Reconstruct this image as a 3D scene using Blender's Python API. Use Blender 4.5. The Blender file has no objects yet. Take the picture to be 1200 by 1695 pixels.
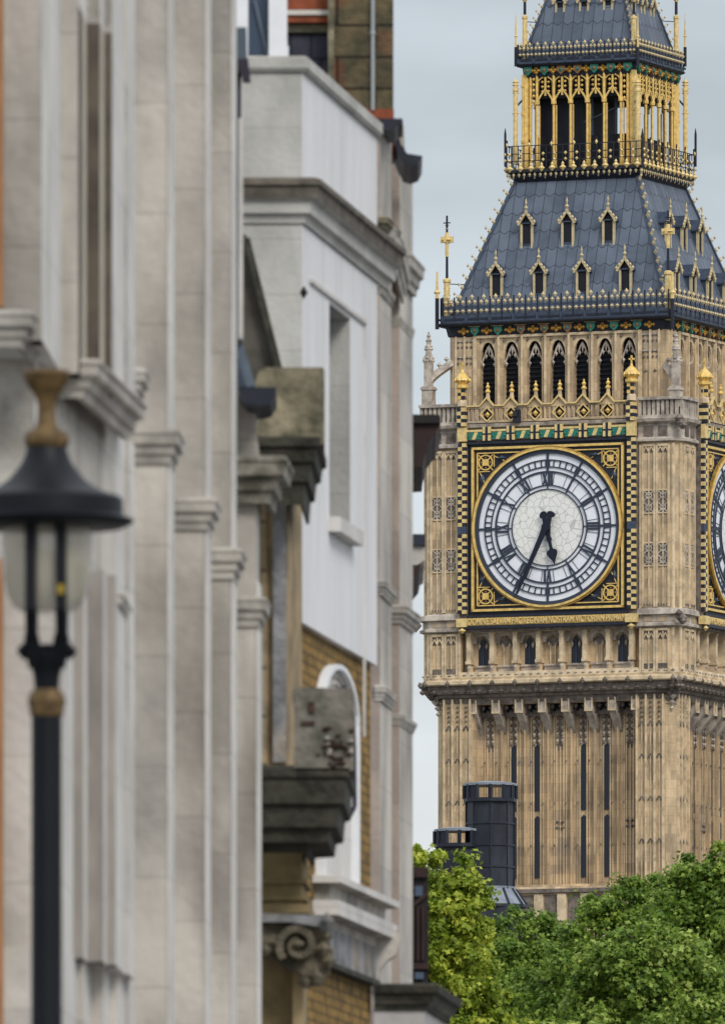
import bpy, bmesh, math, random
import numpy as np
from mathutils import Vector, Matrix, noise
random.seed(7); R = math.radians; PI = math.pi
S = bpy.context.scene; C = S.collection

# ------------------------------------------------------------------ camera, sky, sun, exposure
F, HY, EYE = 23630.0, 2781.0, 1.7          # focal length in photo pixels, horizon row, eye height
cam = bpy.data.objects.new("camera", bpy.data.cameras.new("camera")); C.objects.link(cam); S.camera = cam
cam.location = (0, 0, EYE); cam.rotation_euler = (R(90), 0, 0)
cd = cam.data; cd.sensor_fit = 'VERTICAL'; cd.sensor_height = 36; cd.lens = F/1695*36
cd.shift_y = (HY-847.5)/1695; cd.clip_start = 1; cd.clip_end = 20000
cd.dof.use_dof = True; cd.dof.focus_distance = 655; cd.dof.aperture_fstop = 13.5
W = bpy.data.worlds.new("World"); S.world = W; W.use_nodes = True
nt = W.node_tree; N = nt.nodes; L = nt.links; bg = N['Background']
SUN_EL, SUN_AZ = 38, 27                     # azimuth measured from behind the camera towards the right
sky = N.new('ShaderNodeTexSky'); sky.sky_type = 'NISHITA'; sky.sun_disc = False
sky.sun_elevation = R(SUN_EL); sky.sun_rotation = R(180-SUN_AZ)
tc = N.new('ShaderNodeTexCoord'); sep = N.new('ShaderNodeSeparateXYZ'); L.new(tc.outputs['Generated'], sep.inputs[0])
rmp = N.new('ShaderNodeValToRGB'); L.new(sep.outputs['Z'], rmp.inputs[0])
e = rmp.color_ramp.elements; e[0].position = .0; e[0].color = (.98, .99, 1, 1)
e[1].position = 1; e[1].color = (1.1, 1.15, 1.2, 1)
for p, c in ((.045, (.96, .975, .99)), (.065, (.80, .84, .875)), (.09, (.585, .645, .695)), (.12, (.53, .58, .625)), (.3, (.85, .90, .96))):
    q = e.new(p); q.color = (*c, 1)
nz = N.new('ShaderNodeTexNoise'); mp = N.new('ShaderNodeMapping'); mp.inputs['Scale'].default_value = (9, 9, 22)
L.new(tc.outputs['Generated'], mp.inputs[0]); L.new(mp.outputs[0], nz.inputs[0]); nz.inputs['Scale'].default_value = 3.4; nz.inputs['Detail'].default_value = 4; nz.inputs['Roughness'].default_value = .45
mr = N.new('ShaderNodeMapRange'); L.new(nz.outputs[0], mr.inputs[0]); mr.inputs[1].default_value = .38; mr.inputs[2].default_value = .62
mr.inputs[3].default_value = .86; mr.inputs[4].default_value = 1.11
mul = N.new('ShaderNodeVectorMath'); mul.operation = 'SCALE'; L.new(rmp.outputs[0], mul.inputs[0]); L.new(mr.outputs[0], mul.inputs['Scale'])
sc10 = N.new('ShaderNodeVectorMath'); sc10.operation = 'SCALE'; sc10.inputs['Scale'].default_value = 9.0; L.new(mul.outputs[0], sc10.inputs[0])
mx = N.new('ShaderNodeMixRGB'); mx.inputs[0].default_value = .9; L.new(sky.outputs[0], mx.inputs[1]); L.new(sc10.outputs[0], mx.inputs[2])
L.new(mx.outputs[0], bg.inputs[0]); bg.inputs[1].default_value = .115
sl = bpy.data.lights.new("sun", 'SUN'); sun = bpy.data.objects.new("sun", sl); C.objects.link(sun)
sl.energy = 1.7; sl.angle = R(18); sl.color = (1, .96, .9)
ca = R(SUN_AZ); ce = math.cos(R(SUN_EL))
sdir = Vector((math.sin(ca)*ce, -math.cos(ca)*ce, math.sin(R(SUN_EL))))
sun.rotation_euler = sdir.to_track_quat('Z', 'Y').to_euler(); sun.location = (40, -20, 60)
S.view_settings.view_transform = 'Standard'; S.view_settings.look = 'None'; S.view_settings.exposure = 0; S.view_settings.gamma = 1

# ------------------------------------------------------------------ helpers
class MB:
    """collects faces of one part; build() links them as one mesh object"""
    def __init__(s, T=None): s.v = []; s.f = []; s.m = []; s.T = T; s.uv = {}; s.sm = False
    def add(s, pts, faces, m=0):
        b = len(s.v)
        s.v += [tuple(s.T(*p)) if s.T else tuple(p) for p in pts]
        s.f += [tuple(b+i for i in f) for f in faces]; s.m += [m]*len(faces)
    def box(s, x0, x1, y0, y1, z0, z1, m=0):
        s.add([(x0,y0,z0),(x1,y0,z0),(x1,y1,z0),(x0,y1,z0),(x0,y0,z1),(x1,y0,z1),(x1,y1,z1),(x0,y1,z1)],
              [(0,3,2,1),(4,5,6,7),(0,1,5,4),(1,2,6,5),(2,3,7,6),(3,0,4,7)], m)
    def cb(s, x, y, z, w, d, h, m=0): s.box(x-w/2, x+w/2, y-d/2, y+d/2, z-h/2, z+h/2, m)
    def poly(s, pts, vec, m=0):             # extrude a planar polygon by vec
        n = len(pts); q = [tuple(a+b for a, b in zip(p, vec)) for p in pts]
        s.add(list(pts)+q, [tuple(range(n)), tuple(range(2*n-1, n-1, -1))]+[(i, (i+1) % n, n+(i+1) % n, n+i) for i in range(n)], m)
    def bar(s, p, q, w, d=None, m=0):        # square beam; w across, d in y
        d = d or w; p = Vector(p); q = Vector(q); a = (q-p).normalized()
        ref = Vector((0,1,0)) if abs(a.y) < .9 else Vector((1,0,0))
        u = a.cross(ref).normalized()*w/2; v = a.cross(u).normalized()*d/2
        s.add([p-u-v, p+u-v, p+u+v, p-u+v, q-u-v, q+u-v, q+u+v, q-u+v],
              [(0,3,2,1),(4,5,6,7),(0,1,5,4),(1,2,6,5),(2,3,7,6),(3,0,4,7)], m)
    def lathe(s, x, y, prof, n=12, m=0, ph=0):
        pts = []; fs = []
        for r, z in prof:
            for i in range(n):
                a = ph+2*PI*i/n; pts.append((x+r*math.cos(a), y+r*math.sin(a), z))
        for j in range(len(prof)-1):
            for i in range(n):
                k = (i+1) % n; fs.append((j*n+i, j*n+k, (j+1)*n+k, (j+1)*n+i))
        fs.append(tuple(range(n-1, -1, -1))); fs.append(tuple((len(prof)-1)*n+i for i in range(n)))
        s.add(pts, fs, m)
    def gem(s, x, y, z, r, h=None, m=0):     # small carved knob
        h = h or r
        s.add([(x-r,y,z),(x,y-r*.8,z),(x+r,y,z),(x,y+r*.8,z),(x,y,z-h),(x,y,z+h)],
              [(0,1,5),(1,2,5),(2,3,5),(3,0,5),(1,0,4),(2,1,4),(3,2,4),(0,3,4)], m)
    def ring(s, prof, c=.4, m=0, ms=None):   # chamfered-square section swept round the tower, prof = [(half, z)...]
        pts = []; fs = []; P = len(prof)
        for o, z in prof:
            cc = min(c, o*.3); a = o-cc
            pts += [(-a,-o,z),(a,-o,z),(o,-a,z),(o,a,z),(a,o,z),(-a,o,z),(-o,a,z),(-o,-a,z)]
        for j in range(P-1):
            for i in range(8):
                k = (i+1) % 8
                s.add([pts[j*8+i], pts[j*8+k], pts[(j+1)*8+k], pts[(j+1)*8+i]], [(0,1,2,3)], ms[j] if ms else m)
        s.add(pts[:8], [tuple(range(7,-1,-1))], m); s.add(pts[-8:], [tuple(range(8))], m)
    def arc(s, cx, y, cz, r0, r1, d, a0=0, a1=360, n=48, m=0):  # flat ring segment in the xz plane, thickness d towards -y
        k = n if a1-a0 >= 360 else n+1; pts = []
        for i in range(k):
            a = R(a0+(a1-a0)*i/n); cs, sn = math.cos(a), math.sin(a)
            pts += [(cx+r0*cs,y,cz+r0*sn),(cx+r1*cs,y,cz+r1*sn),(cx+r1*cs,y-d,cz+r1*sn),(cx+r0*cs,y-d,cz+r0*sn)]
        fs = []
        for i in range(n if k == n else k-1):
            j = (i+1) % k
            for q in range(4): fs.append((4*i+q, 4*i+(q+1) % 4, 4*j+(q+1) % 4, 4*j+q))
        s.add(pts, fs, m)
    def build(s, name, mats, parent=None, smooth=False, rec=True):
        me = bpy.data.meshes.new(name); me.from_pydata(s.v, [], s.f)
        if not isinstance(mats, (list, tuple)): mats = [mats]
        for q in mats: me.materials.append(q)
        me.polygons.foreach_set('material_index', s.m)
        if smooth: me.polygons.foreach_set('use_smooth', [True]*len(s.f))
        if rec:
            b = bmesh.new(); b.from_mesh(me); bmesh.ops.remove_doubles(b, verts=b.verts, dist=.0004) if smooth else None
            bmesh.ops.recalc_face_normals(b, faces=b.faces); b.to_mesh(me); b.free()
        me.update(); o = bpy.data.objects.new(name, me); C.objects.link(o)
        if parent: o.parent = parent
        return o
def tag(o, label=None, cat=None, group=None, kind=None):
    if label: o['label'] = label
    if cat: o['category'] = cat
    if group: o['group'] = group
    if kind: o['kind'] = kind
    return o
def thing(name, label, cat, loc=(0,0,0), rz=0, group=None):
    o = bpy.data.objects.new(name, None); C.objects.link(o); o.location = loc; o.rotation_euler = (0,0,rz)
    o.empty_display_size = .5
    return tag(o, label, cat, group)
def at(x, y, Y): return ((x-600)/F*Y, Y, EYE+(HY-y)/F*Y)     # photo pixel at depth Y -> world point
def X_(x, Y): return (x-600)/F*Y
def Z_(y, Y): return EYE+(HY-y)/F*Y

# ------------------------------------------------------------------ materials
def mat(name, col, rough=.8, metal=0, var=0, vscale=3, bump=0, bscale=20, col2=None, spec=.3, stretch=(1,1,1), block=None, joint=.6, jw=.012, bvar=.25, rust=None, coat=0, bias=-.35):
    m = bpy.data.materials.new(name); m.use_nodes = True; t = m.node_tree; n = t.nodes; l = t.links
    p = n['Principled BSDF']; p.inputs['Roughness'].default_value = rough; p.inputs['Metallic'].default_value = metal
    p.inputs['Specular IOR Level'].default_value = spec; p.inputs['Coat Weight'].default_value = coat
    p.inputs['Base Color'].default_value = (*col, 1)
    if not (var or bump or block or col2): return m
    tc = n.new('ShaderNodeTexCoord'); mp = n.new('ShaderNodeMapping'); mp.inputs['Scale'].default_value = stretch
    l.new(tc.outputs['Object'], mp.inputs[0])
    nz = n.new('ShaderNodeTexNoise'); nz.inputs['Scale'].default_value = vscale; nz.inputs['Detail'].default_value = 6; nz.inputs['Roughness'].default_value = .62
    l.new(mp.outputs[0], nz.inputs[0])
    r = n.new('ShaderNodeValToRGB'); l.new(nz.outputs[0], r.inputs[0])
    c2 = col2 or tuple(k*(1-var) for k in col)
    r.color_ramp.elements[0].position = .36; r.color_ramp.elements[0].color = (*c2, 1)
    r.color_ramp.elements[1].position = .6; r.color_ramp.elements[1].color = (*[k*(1+var*.25) for k in col], 1)
    out = r.outputs[0]; h = nz.outputs[0]
    if rust:
        z2 = n.new('ShaderNodeTexNoise'); z2.inputs['Scale'].default_value = rust[1]; z2.inputs['Detail'].default_value = 4
        mp2 = n.new('ShaderNodeMapping'); mp2.inputs['Scale'].default_value = rust[2]; mp2.inputs['Location'].default_value = (13, 7, 3)
        l.new(tc.outputs['Object'], mp2.inputs[0]); l.new(mp2.outputs[0], z2.inputs[0])
        rr = n.new('ShaderNodeMapRange'); l.new(z2.outputs[0], rr.inputs[0]); rr.inputs[1].default_value = .52; rr.inputs[2].default_value = .72; rr.inputs[4].default_value = rust[3]
        q = n.new('ShaderNodeMixRGB'); l.new(rr.outputs[0], q.inputs[0]); l.new(out, q.inputs[1]); q.inputs[2].default_value = (*rust[0], 1); out = q.outputs[0]
    if block:
        sp = n.new('ShaderNodeSeparateXYZ'); l.new(tc.outputs['Object'], sp.inputs[0])
        ad = n.new('ShaderNodeMath'); ad.operation = 'ADD'; l.new(sp.outputs[0], ad.inputs[0]); l.new(sp.outputs[1], ad.inputs[1])
        cb = n.new('ShaderNodeCombineXYZ'); l.new(ad.outputs[0], cb.inputs[0]); l.new(sp.outputs[2], cb.inputs[1])
        bk = n.new('ShaderNodeTexBrick'); l.new(cb.outputs[0], bk.inputs[0]); bk.inputs['Scale'].default_value = 1
        bk.inputs['Brick Width'].default_value = block[0]; bk.inputs['Row Height'].default_value = block[1]
        bk.inputs['Mortar Size'].default_value = jw; bk.inputs['Mortar Smooth'].default_value = .2
        bk.inputs['Color1'].default_value = (1,1,1,1); bk.inputs['Color2'].default_value = (1-bvar,1-bvar*1.0,1-bvar*.85,1); bk.inputs['Mortar'].default_value = (joint,joint,joint,1)
        bk.inputs['Bias'].default_value = bias
        q = n.new('ShaderNodeMixRGB'); q.blend_type = 'MULTIPLY'; q.inputs[0].default_value = 1
        l.new(out, q.inputs[1]); l.new(bk.outputs[0], q.inputs[2]); out = q.outputs[0]
    l.new(out, p.inputs['Base Color'])
    if bump:
        z3 = n.new('ShaderNodeTexNoise'); z3.inputs['Scale'].default_value = bscale; z3.inputs['Detail'].default_value = 5; l.new(tc.outputs['Object'], z3.inputs[0])
        b = n.new('ShaderNodeBump'); b.inputs['Strength'].default_value = bump; b.inputs['Distance'].default_value = .03
        l.new(z3.outputs[0], b.inputs['Height']); l.new(b.outputs[0], p.inputs['Normal'])
    return m
M = {}
M['stone'] = mat('tower_limestone', (.62,.465,.285), var=.46, vscale=1.1, stretch=(1.3,1.3,.35), bump=.4, bscale=7, block=(.95,.42), bvar=.5, bias=-.5, joint=.78, jw=.014, rust=((.42,.36,.30), .5, (1,1,.8), .6))
M['stone_in'] = mat('tower_limestone_stained', (.60,.445,.27), var=.36, vscale=1.4, stretch=(2.4,2.4,.22), bump=.4, bscale=7, block=(.6,.5), bvar=.45, bias=-.6, joint=.85, jw=.014, rust=((.58,.32,.12), .9, (1.6,1.6,.18), .6))
M['stone_lt'] = mat('tower_limestone_pale', (.69,.545,.36), var=.36, vscale=2, bump=.3, bscale=8)
M['stone_gr'] = mat('tower_limestone_grey', (.50,.44,.37), var=.45, vscale=2.2, bump=.5, bscale=8, col2=(.27,.23,.2))
M['stone_dk'] = mat('tower_limestone_soot_shade', (.20,.165,.14), var=.5, vscale=3, bump=.6, bscale=9)  # sooty, plus shade painted into arch heads and blind arches
M['gold'] = mat('gilding', (.84,.57,.17), rough=.42, metal=.12, var=.28, vscale=5, spec=.6)
M['gold_pale'] = mat('gilding_pale', (.80,.60,.26), rough=.5, metal=.08, var=.25, vscale=6, spec=.5)
M['gold_dk'] = mat('gilding_worn', (.45,.28,.08), rough=.5, metal=.3, var=.4, vscale=6)
M['cream'] = mat('painted_cream_ornament', (.60,.49,.29), rough=.6, var=.2, vscale=5)
M['iron'] = mat('black_ironwork', (.022,.026,.040), rough=.5, var=.3, vscale=4)
M['ironb'] = mat('blue_grey_ironwork', (.055,.075,.115), rough=.5, var=.3, vscale=3)
M['green'] = mat('green_enamel', (.03,.20,.15), rough=.5, var=.3, vscale=5)
M['void'] = mat('louvre_dark', (.012,.014,.022), rough=.7)
M['glassd'] = mat('dark_window_glass', (.014,.018,.030), rough=.35, spec=.4)
M['opal'] = mat('opal_glass_sky_tint', (.88,.90,.95), rough=.3, var=.08, vscale=2, spec=.5)  # bluish tint puts the reflected sky into the glass colour
M['dialblk'] = mat('dial_ironwork', (.040,.052,.080), rough=.5)
M['hand'] = mat('clock_hand_paint', (.010,.014,.030), rough=.5)
# cast iron roof plates with scalloped lower edges (uv = metres across, metres up the slope)
def roof_mat():
    m = bpy.data.materials.new('cast_iron_roof_plates'); m.use_nodes = True; t = m.node_tree; n = t.nodes; l = t.links; p = n['Principled BSDF']
    p.inputs['Roughness'].default_value = .5; p.inputs['Specular IOR Level'].default_value = .45
    uv = n.new('ShaderNodeUVMap'); uv.uv_map = 'UVMap'; sp = n.new('ShaderNodeSeparateXYZ'); l.new(uv.outputs[0], sp.inputs[0])
    def mth(op, a, b=None, c=None):
        q = n.new('ShaderNodeMath'); q.operation = op
        for i, k in enumerate((a, b, c)):
            if k is None: continue
            if isinstance(k, (int, float)): q.inputs[i].default_value = k
            else: l.new(k, q.inputs[i])
        return q.outputs[0]
    u = mth('DIVIDE', sp.outputs[0], .50); v = mth('DIVIDE', sp.outputs[1], .92)
    row0 = mth('FLOOR', mth('ADD', v, mth('MULTIPLY', mth('COSINE', mth('MULTIPLY', u, 2*PI)), .07)))
    sc = mth('FRACT', mth('ADD', v, mth('MULTIPLY', mth('COSINE', mth('MULTIPLY', u, 2*PI)), .07)))
    line = mth('LESS_THAN', sc, .055)
    fu = mth('FRACT', mth('ADD', u, .5)); line2 = mth('LESS_THAN', fu, .08)
    ln = mth('MAXIMUM', line, line2)
    cell = n.new('ShaderNodeCombineXYZ'); l.new(mth('FLOOR', mth('ADD', u, .5)), cell.inputs[0]); l.new(row0, cell.inputs[1])
    wn = n.new('ShaderNodeTexWhiteNoise'); wn.noise_dimensions = '2D'; l.new(cell.outputs[0], wn.inputs[0])
    nz = n.new('ShaderNodeTexNoise'); nz.inputs['Scale'].default_value = 1.2; nz.inputs['Detail'].default_value = 6
    tc = n.new('ShaderNodeTexCoord'); l.new(tc.outputs['Object'], nz.inputs[0])
    k = mth('ADD', mth('MULTIPLY', wn.outputs[0], .35), mth('MULTIPLY', nz.outputs[0], .8))
    r = n.new('ShaderNodeValToRGB'); l.new(k, r.inputs[0])
    r.color_ramp.elements[0].position = .25; r.color_ramp.elements[0].color = (.055,.072,.105,1)
    r.color_ramp.elements[1].position = .85; r.color_ramp.elements[1].color = (.125,.155,.205,1)
    q = n.new('ShaderNodeMixRGB'); l.new(mth('MULTIPLY', ln, .8), q.inputs[0]); l.new(r.outputs[0], q.inputs[1]); q.inputs[2].default_value = (.022,.028,.045,1)
    l.new(q.outputs[0], p.inputs['Base Color'])
    b = n.new('ShaderNodeBump'); b.inputs['Strength'].default_value = .6; b.inputs['Distance'].default_value = .05
    l.new(mth('SUBTRACT', 1, mth('ADD', ln, mth('MULTIPLY', sc, .4))), b.inputs['Height']); l.new(b.outputs[0], p.inputs['Normal'])
    return m
M['roof'] = roof_mat()
def opal_centre():
    m = bpy.data.materials.new('opal_glass_leaded'); m.use_nodes = True; t = m.node_tree; n = t.nodes; l = t.links; p = n['Principled BSDF']
    tc = n.new('ShaderNodeTexCoord'); vo = n.new('ShaderNodeTexVoronoi'); vo.feature = 'DISTANCE_TO_EDGE'; vo.inputs['Scale'].default_value = 3.0
    l.new(tc.outputs['Object'], vo.inputs[0]); r = n.new('ShaderNodeValToRGB'); l.new(vo.outputs[0], r.inputs[0])
    r.color_ramp.elements[0].position = .02; r.color_ramp.elements[0].color = (.56,.56,.54,1)
    r.color_ramp.elements[1].position = .05; r.color_ramp.elements[1].color = (.88,.87,.82,1)
    l.new(r.outputs[0], p.inputs['Base Color']); p.inputs['Roughness'].default_value = .35
    return m
M['opalc'] = opal_centre()

# ------------------------------------------------------------------ the clock tower
TX, TY, TH = 11.0987, 666.2, R(22.41); tc_, ts_ = math.cos(TH), math.sin(TH)
def tz(y, u, o): return EYE+(HY-y)*(TY-u*ts_-o*tc_)/F       # height of photo row y on the front face (u across, o out)
def tu(x, o): return ((x-600)*(TY-o*tc_)-F*(TX-o*ts_))/(F*tc_+(x-600)*ts_)
def zy(y, o, x=907): return tz(y, tu(x, o), o)
tower = thing('clock_tower', 'tall gothic limestone clock tower with white dial, gilded belfry and blue-grey iron roof', 'clock tower', (TX, TY, 0), -TH)
def face(k):                                # frame of face k: (u across, -out, z); k=0 front, 1 right
    a = k*PI/2; c, s = math.cos(a), math.sin(a)
    return lambda x, y, z: (x*c-y*s, x*s+y*c, z)
VIS = (0, 1)
def hole_arch(b, u, w, o, d, z0, z1, ztop, uw, m=0, n=6, ogee=0):
    """wall panel of width uw round u between z0 and ztop with a pointed-arched hole (width w, springing z0, apex z1)"""
    L_, R_ = u-uw/2, u+uw/2
    for sgn in (-1, 1):
        e = L_ if sgn < 0 else R_
        pts = [(e, -o, z0), (e, -o, ztop), (u, -o, ztop), (u, -o, z1)]
        for i in range(1, n+1):
            t = i/n; pts.append((u+sgn*w/2*math.sin(t*PI/2)**1.0, -o, z1-(z1-z0)*(1-math.cos(t*PI/2)**.8)))
        b.poly(pts, (0, d, 0), m)
# --- shaft
SO, SI, SC = 5.92, 5.02, .36
z_base = zy(1468, SO); z_sh_top = zy(1150, SO)
b = MB()
plan = []
for k in range(4):
    T = face(k)
    for u, o in ((-(SO-SC), SO), (-4.05, SO), (-4.05, SI), (4.05, SI), (4.05, SO), (SO-SC, SO)): plan.append(T(u, -o, 0)[:2])
b.poly([(x, y, z_base) for x, y in plan], (0, 0, z_sh_top-z_base))
b.ring([(6.3, 0), (6.3, z_base-.25), (6.1, z_base)], .5)
b.build('shaft', M['stone'], tower)
bay = 1.155
for k in VIS:
    b = MB(face(k)); zt, zb = zy(1150, SI), z_base
    # ribs in the recessed field
    for i in range(-14, 15):
        u = i*bay/4
        if abs(u) > 3.95: continue
        j = i % 4
        if j == 0: continue
        w, d = (.12, .14) if j == 2 else (.06, .08)
        b.box(u-w/2, u+w/2, -SI-d, -SI+.01, zb, zt-.2, 0 if j == 2 else 1)
        if j == 2:
            b.box(u-.03, u+.03, -SI-d-.05, -SI-d, zb, zt-1.2, 1)
    for i in range(-3, 4):
        u = i*bay
        for q in (-.18, .18): b.box(u+q-.035, u+q+.035, -SI-.11, -SI+.01, zb, zt-.2, 1)
        if i in (-3, 0, 3):                  # blind strips: thin moulding down the middle
            b.box(u-.03, u+.03, -SI-.08, -SI+.01, zb, zt-2.4, 1)
        # lacy carved strip under the arch
        for r in range(6):
            z = zt-.65-r*.30
            for q in (-.12, .12): b.gem(u+q, -SI-.14, z, .075, .11, 2); b.gem(u+q, -SI-.14, z-.15, .07, .08, 3)
            b.box(u-.05, u+.05, -SI-.06, -SI+.01, z-.14, z+.1, 3)
        b.box(u-.2, u+.2, -SI-.05, -SI+.01, zt-2.55, zt-2.25, 3 if i in (-3, 3, 0) else 2)
        if i in (-3, 0, 3):                  # pairs of quatrefoils
            for zz in (zy(1366, SI), ):
                for q in (-.13, .13):
                    for w in (-.13, .13): b.gem(u+q, -SI-.12, zz+w, .10, .10, 3); b.gem(u+q, -SI-.16, zz+w, .04, .04, 1)
        for zz in range(6):
            for q in (-.29, .29):
                b.cb(u+q*1.02, -SI-.14, zt-3.1-zz*1.95, .07, .02, .1, 3)
    # base string and lower stage below it
    b.box(-4.05, 4.05, -SI-.3, -SI+.02, z_base-.05, z_base+.14, 1)
    b.build('shaft_panelling', [M['stone_in'], M['stone'], M['stone_gr'], M['stone_dk']], tower)
    b = MB(face(k))
    for i in range(-4, 4):
        u = (i+.5)*bay-.0; w = .9
        b.box(u-.22, u+.22, -6.42, -6.30, z_base-1.6, z_base-.35, 0)
    b.box(-5.9, 5.9, -6.5, -6.3, z_base-.3, z_base-.12, 1)
    b.build('lower_stage', [M['stone_lt'], M['stone_dk']], tower)
    for i in range(-3, 4):
        b = MB(face(k)); u = i*bay; b.box(u-.30, u+.30, -6.325, -6.2, z_base-1.7, z_base-.4, 0)
        b.build('lower_window', [M['stone_dk']], tower)
    for i in (-2, -1, 1, 2):
        u = i*bay
        for y0, y1 in ((1232, 1342), (1350, 1453)):
            b = MB(face(k)); za, zb2 = zy(y1, SI), zy(y0, SI)
            b.poly([(u-.13,-SI-.06,za),(u+.13,-SI-.06,za),(u+.13,-SI-.06,zb2-.12),(u,-SI-.06,zb2),(u-.13,-SI-.06,zb2-.12)], (0, .03, 0))
            b.build('slit_window', M['glassd'], tower)
    # corbel brackets and dark arches over the field
    for i in range(-4, 4):
        u = (i+.5)*bay; b = MB(face(k)); z0, z1 = zy(1177, SO), zy(1148, SO)
        b.poly([(u-.17,-SO+.0,z0),(u-.17,-SO,z1),(u-.17,-SI,z1),(u-.17,-SI,z0-1.0)], (.34,0,0), 0)
        b.box(u-.20, u-.13, -SO-.05, -SO+.02, z0, z1, 1); b.box(u+.13, u+.20, -SO-.05, -SO+.02, z0, z1, 1); b.box(u-.2, u+.2, -SO-.06, -SO+.01, z0-.05, z0+.03, 1)
        b.build('corbel', [M['stone_gr'], M['stone_lt']], tower)
    b = MB(face(k))
    for i in range(-3, 4):
        u = i*bay; hole_arch(b, u, .72, SO-.25, .3, zy(1180, SO), zy(1158, SO), zy(1147, SO), bay-.34, 0)
        for q in (-.2, .2): b.gem(u+q, -SO+.35, zy(1168, SO), .12, .16, 0)
    b.box(-4.05, 4.05, -SO+.02, -SI+.02, zy(1150, SO), zy(1140, SO), 0)
    for i in range(-3, 4):
        u = i*bay; b.box(u-.42, u+.42, -SI-.24, -SI-.02, zy(1183, SO), zy(1147, SO), 0)  # dark plates and black knobs: sooty, plus painted shadow behind the arches
        for q, w, s_ in ((0,.05,.27),(-.22,-.12,.18),(.22,-.12,.18),(0,.28,.14)): b.gem(u+q, -SI-.26, zy(1166, SO)+w, s_, s_, 1)
    b.build('arcade_soot_shade_plates', [M['stone_dk'], M['void']], tower)
# turret ribs and dark chevrons painting the shadow of small blind arches
for k in VIS:
    for sg in (-1, 1):
        b = MB(face(k))
        for j, a in enumerate((4.1, 4.55, 4.98, 5.4)):
            b.box(min(sg*a, sg*(a+.09)), max(sg*a, sg*(a+.09)), -SO-.12, -SO+.01, z_base, z_sh_top-.1, 0)
        for j, a in enumerate((4.37, 4.80, 5.23)):
            b.box(sg*a-.02, sg*a+.02, -SO-.04, -SO+.01, z_base, z_sh_top-.9, 0)
            for yy in (1255, 1325, 1395):
                z = zy(yy, SO)
                b.bar((sg*a-.12, -SO-.03, z-.1), (sg*a, -SO-.03, z+.08), .06, .05, 1); b.bar((sg*a+.12, -SO-.03, z-.1), (sg*a, -SO-.03, z+.08), .06, .05, 1)
            for r in range(5):
                b.gem(sg*a, -SO-.05, z_sh_top-.25-.22*r, .07, .09, 1)
            z = z_sh_top-1.45; b.bar((sg*a-.13, -SO-.03, z-.1), (sg*a, -SO-.03, z+.12), .07, .06, 1); b.bar((sg*a+.13, -SO-.03, z-.1), (sg*a, -SO-.03, z+.12), .07, .06, 1)
        b.build('turret_panelling', [M['stone_lt'], M['stone_dk']], tower)
# --- carved cornice under the arcade stage
b = MB(); z = lambda y: zy(y, 6.4)
b.ring([(5.9, z(1162)), (6.0, z(1152)), (6.12, z(1150)), (6.15, z(1146)), (6.3, z(1144)), (6.38, z(1133)), (6.52, z(1131)), (6.6, z(1129)), (6.6, z(1124)), (6.4, z(1121))], .5, 0, [1,1,1,1,1,1,0,0,0])
b.ring([(6.42, z(1123)), (6.46, z(1118)), (6.4, z(1109))], .4, 0)
for k in range(4):
    b.T = face(k)
    for i in range(12):
        u = (i-5.5)*1.155/1.0*.97
        b.gem(u, -6.6, z(1128), .13, .17, 1)
        for q in (-.3, .25): b.gem(u+q+.1, -6.35, z(1141), .16, .13, 1)
    for i in range(34): b.gem(-6.1+i*.37, -6.45, z(1114), .1, .06, 2)
b.T = None
for sx, sy in ((1,-1), (-1,-1), (1,1)):
    for o_, y_, r_ in ((6.32,1131,.26),(6.22,1139,.24),(6.08,1147,.22),(5.92,1156,.19),(5.84,1166,.15),(5.82,1176,.12)): b.gem(sx*o_, sy*o_, z(y_), r_, r_, 2 if y_ > 1150 else 1); b.gem(sx*(o_-.28), sy*o_, z(y_+3), r_*.8, r_*.8, 1); b.gem(sx*o_, sy*(o_-.28), z(y_+3), r_*.8, r_*.8, 1)
b.build('carved_cornice', [M['stone_lt'], M['stone_dk'], M['stone_gr']], tower)
# --- arcade stage and clock stage body
AO = 6.4
b = MB(); plan = []
for k in range(4):
    T = face(k)
    for u, o in ((-(AO-.4), AO), (-4.42, AO), (-4.42, AO-.42), (4.42, AO-.42), (4.42, AO), (AO-.4, AO)): plan.append(T(u, -o, 0)[:2])
za0, za1 = zy(1122, AO), zy(1040, AO)
b.poly([(x, y, za0) for x, y in plan], (0,0,za1-za0)); b.build('arcade_stage', M['stone'], tower)
b = MB(); zc1 = zy(737, AO)
b.ring([(AO, za1), (AO, zc1)], .4); b.build('clock_stage', M['stone'], tower)
b = MB(); z = lambda y: zy(y, 6.5)
b.ring([(6.4, z(1044)), (6.62, z(1041)), (6.62, z(1037)), (6.5, z(1035)), (6.5, z(1024)), (6.66, z(1022)), (6.6, z(1014)), (6.4, z(1010))], .5)
b.ring([(6.4, z(738)), (6.6, z(736)), (6.6, z(732)), (6.46, z(729)), (6.46, z(708)), (6.7, z(704)), (6.75, z(699)), (6.6, z(697)), (6.3, z(696))], .5)
b.build('string_courses', M['stone_gr'], tower)
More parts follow.
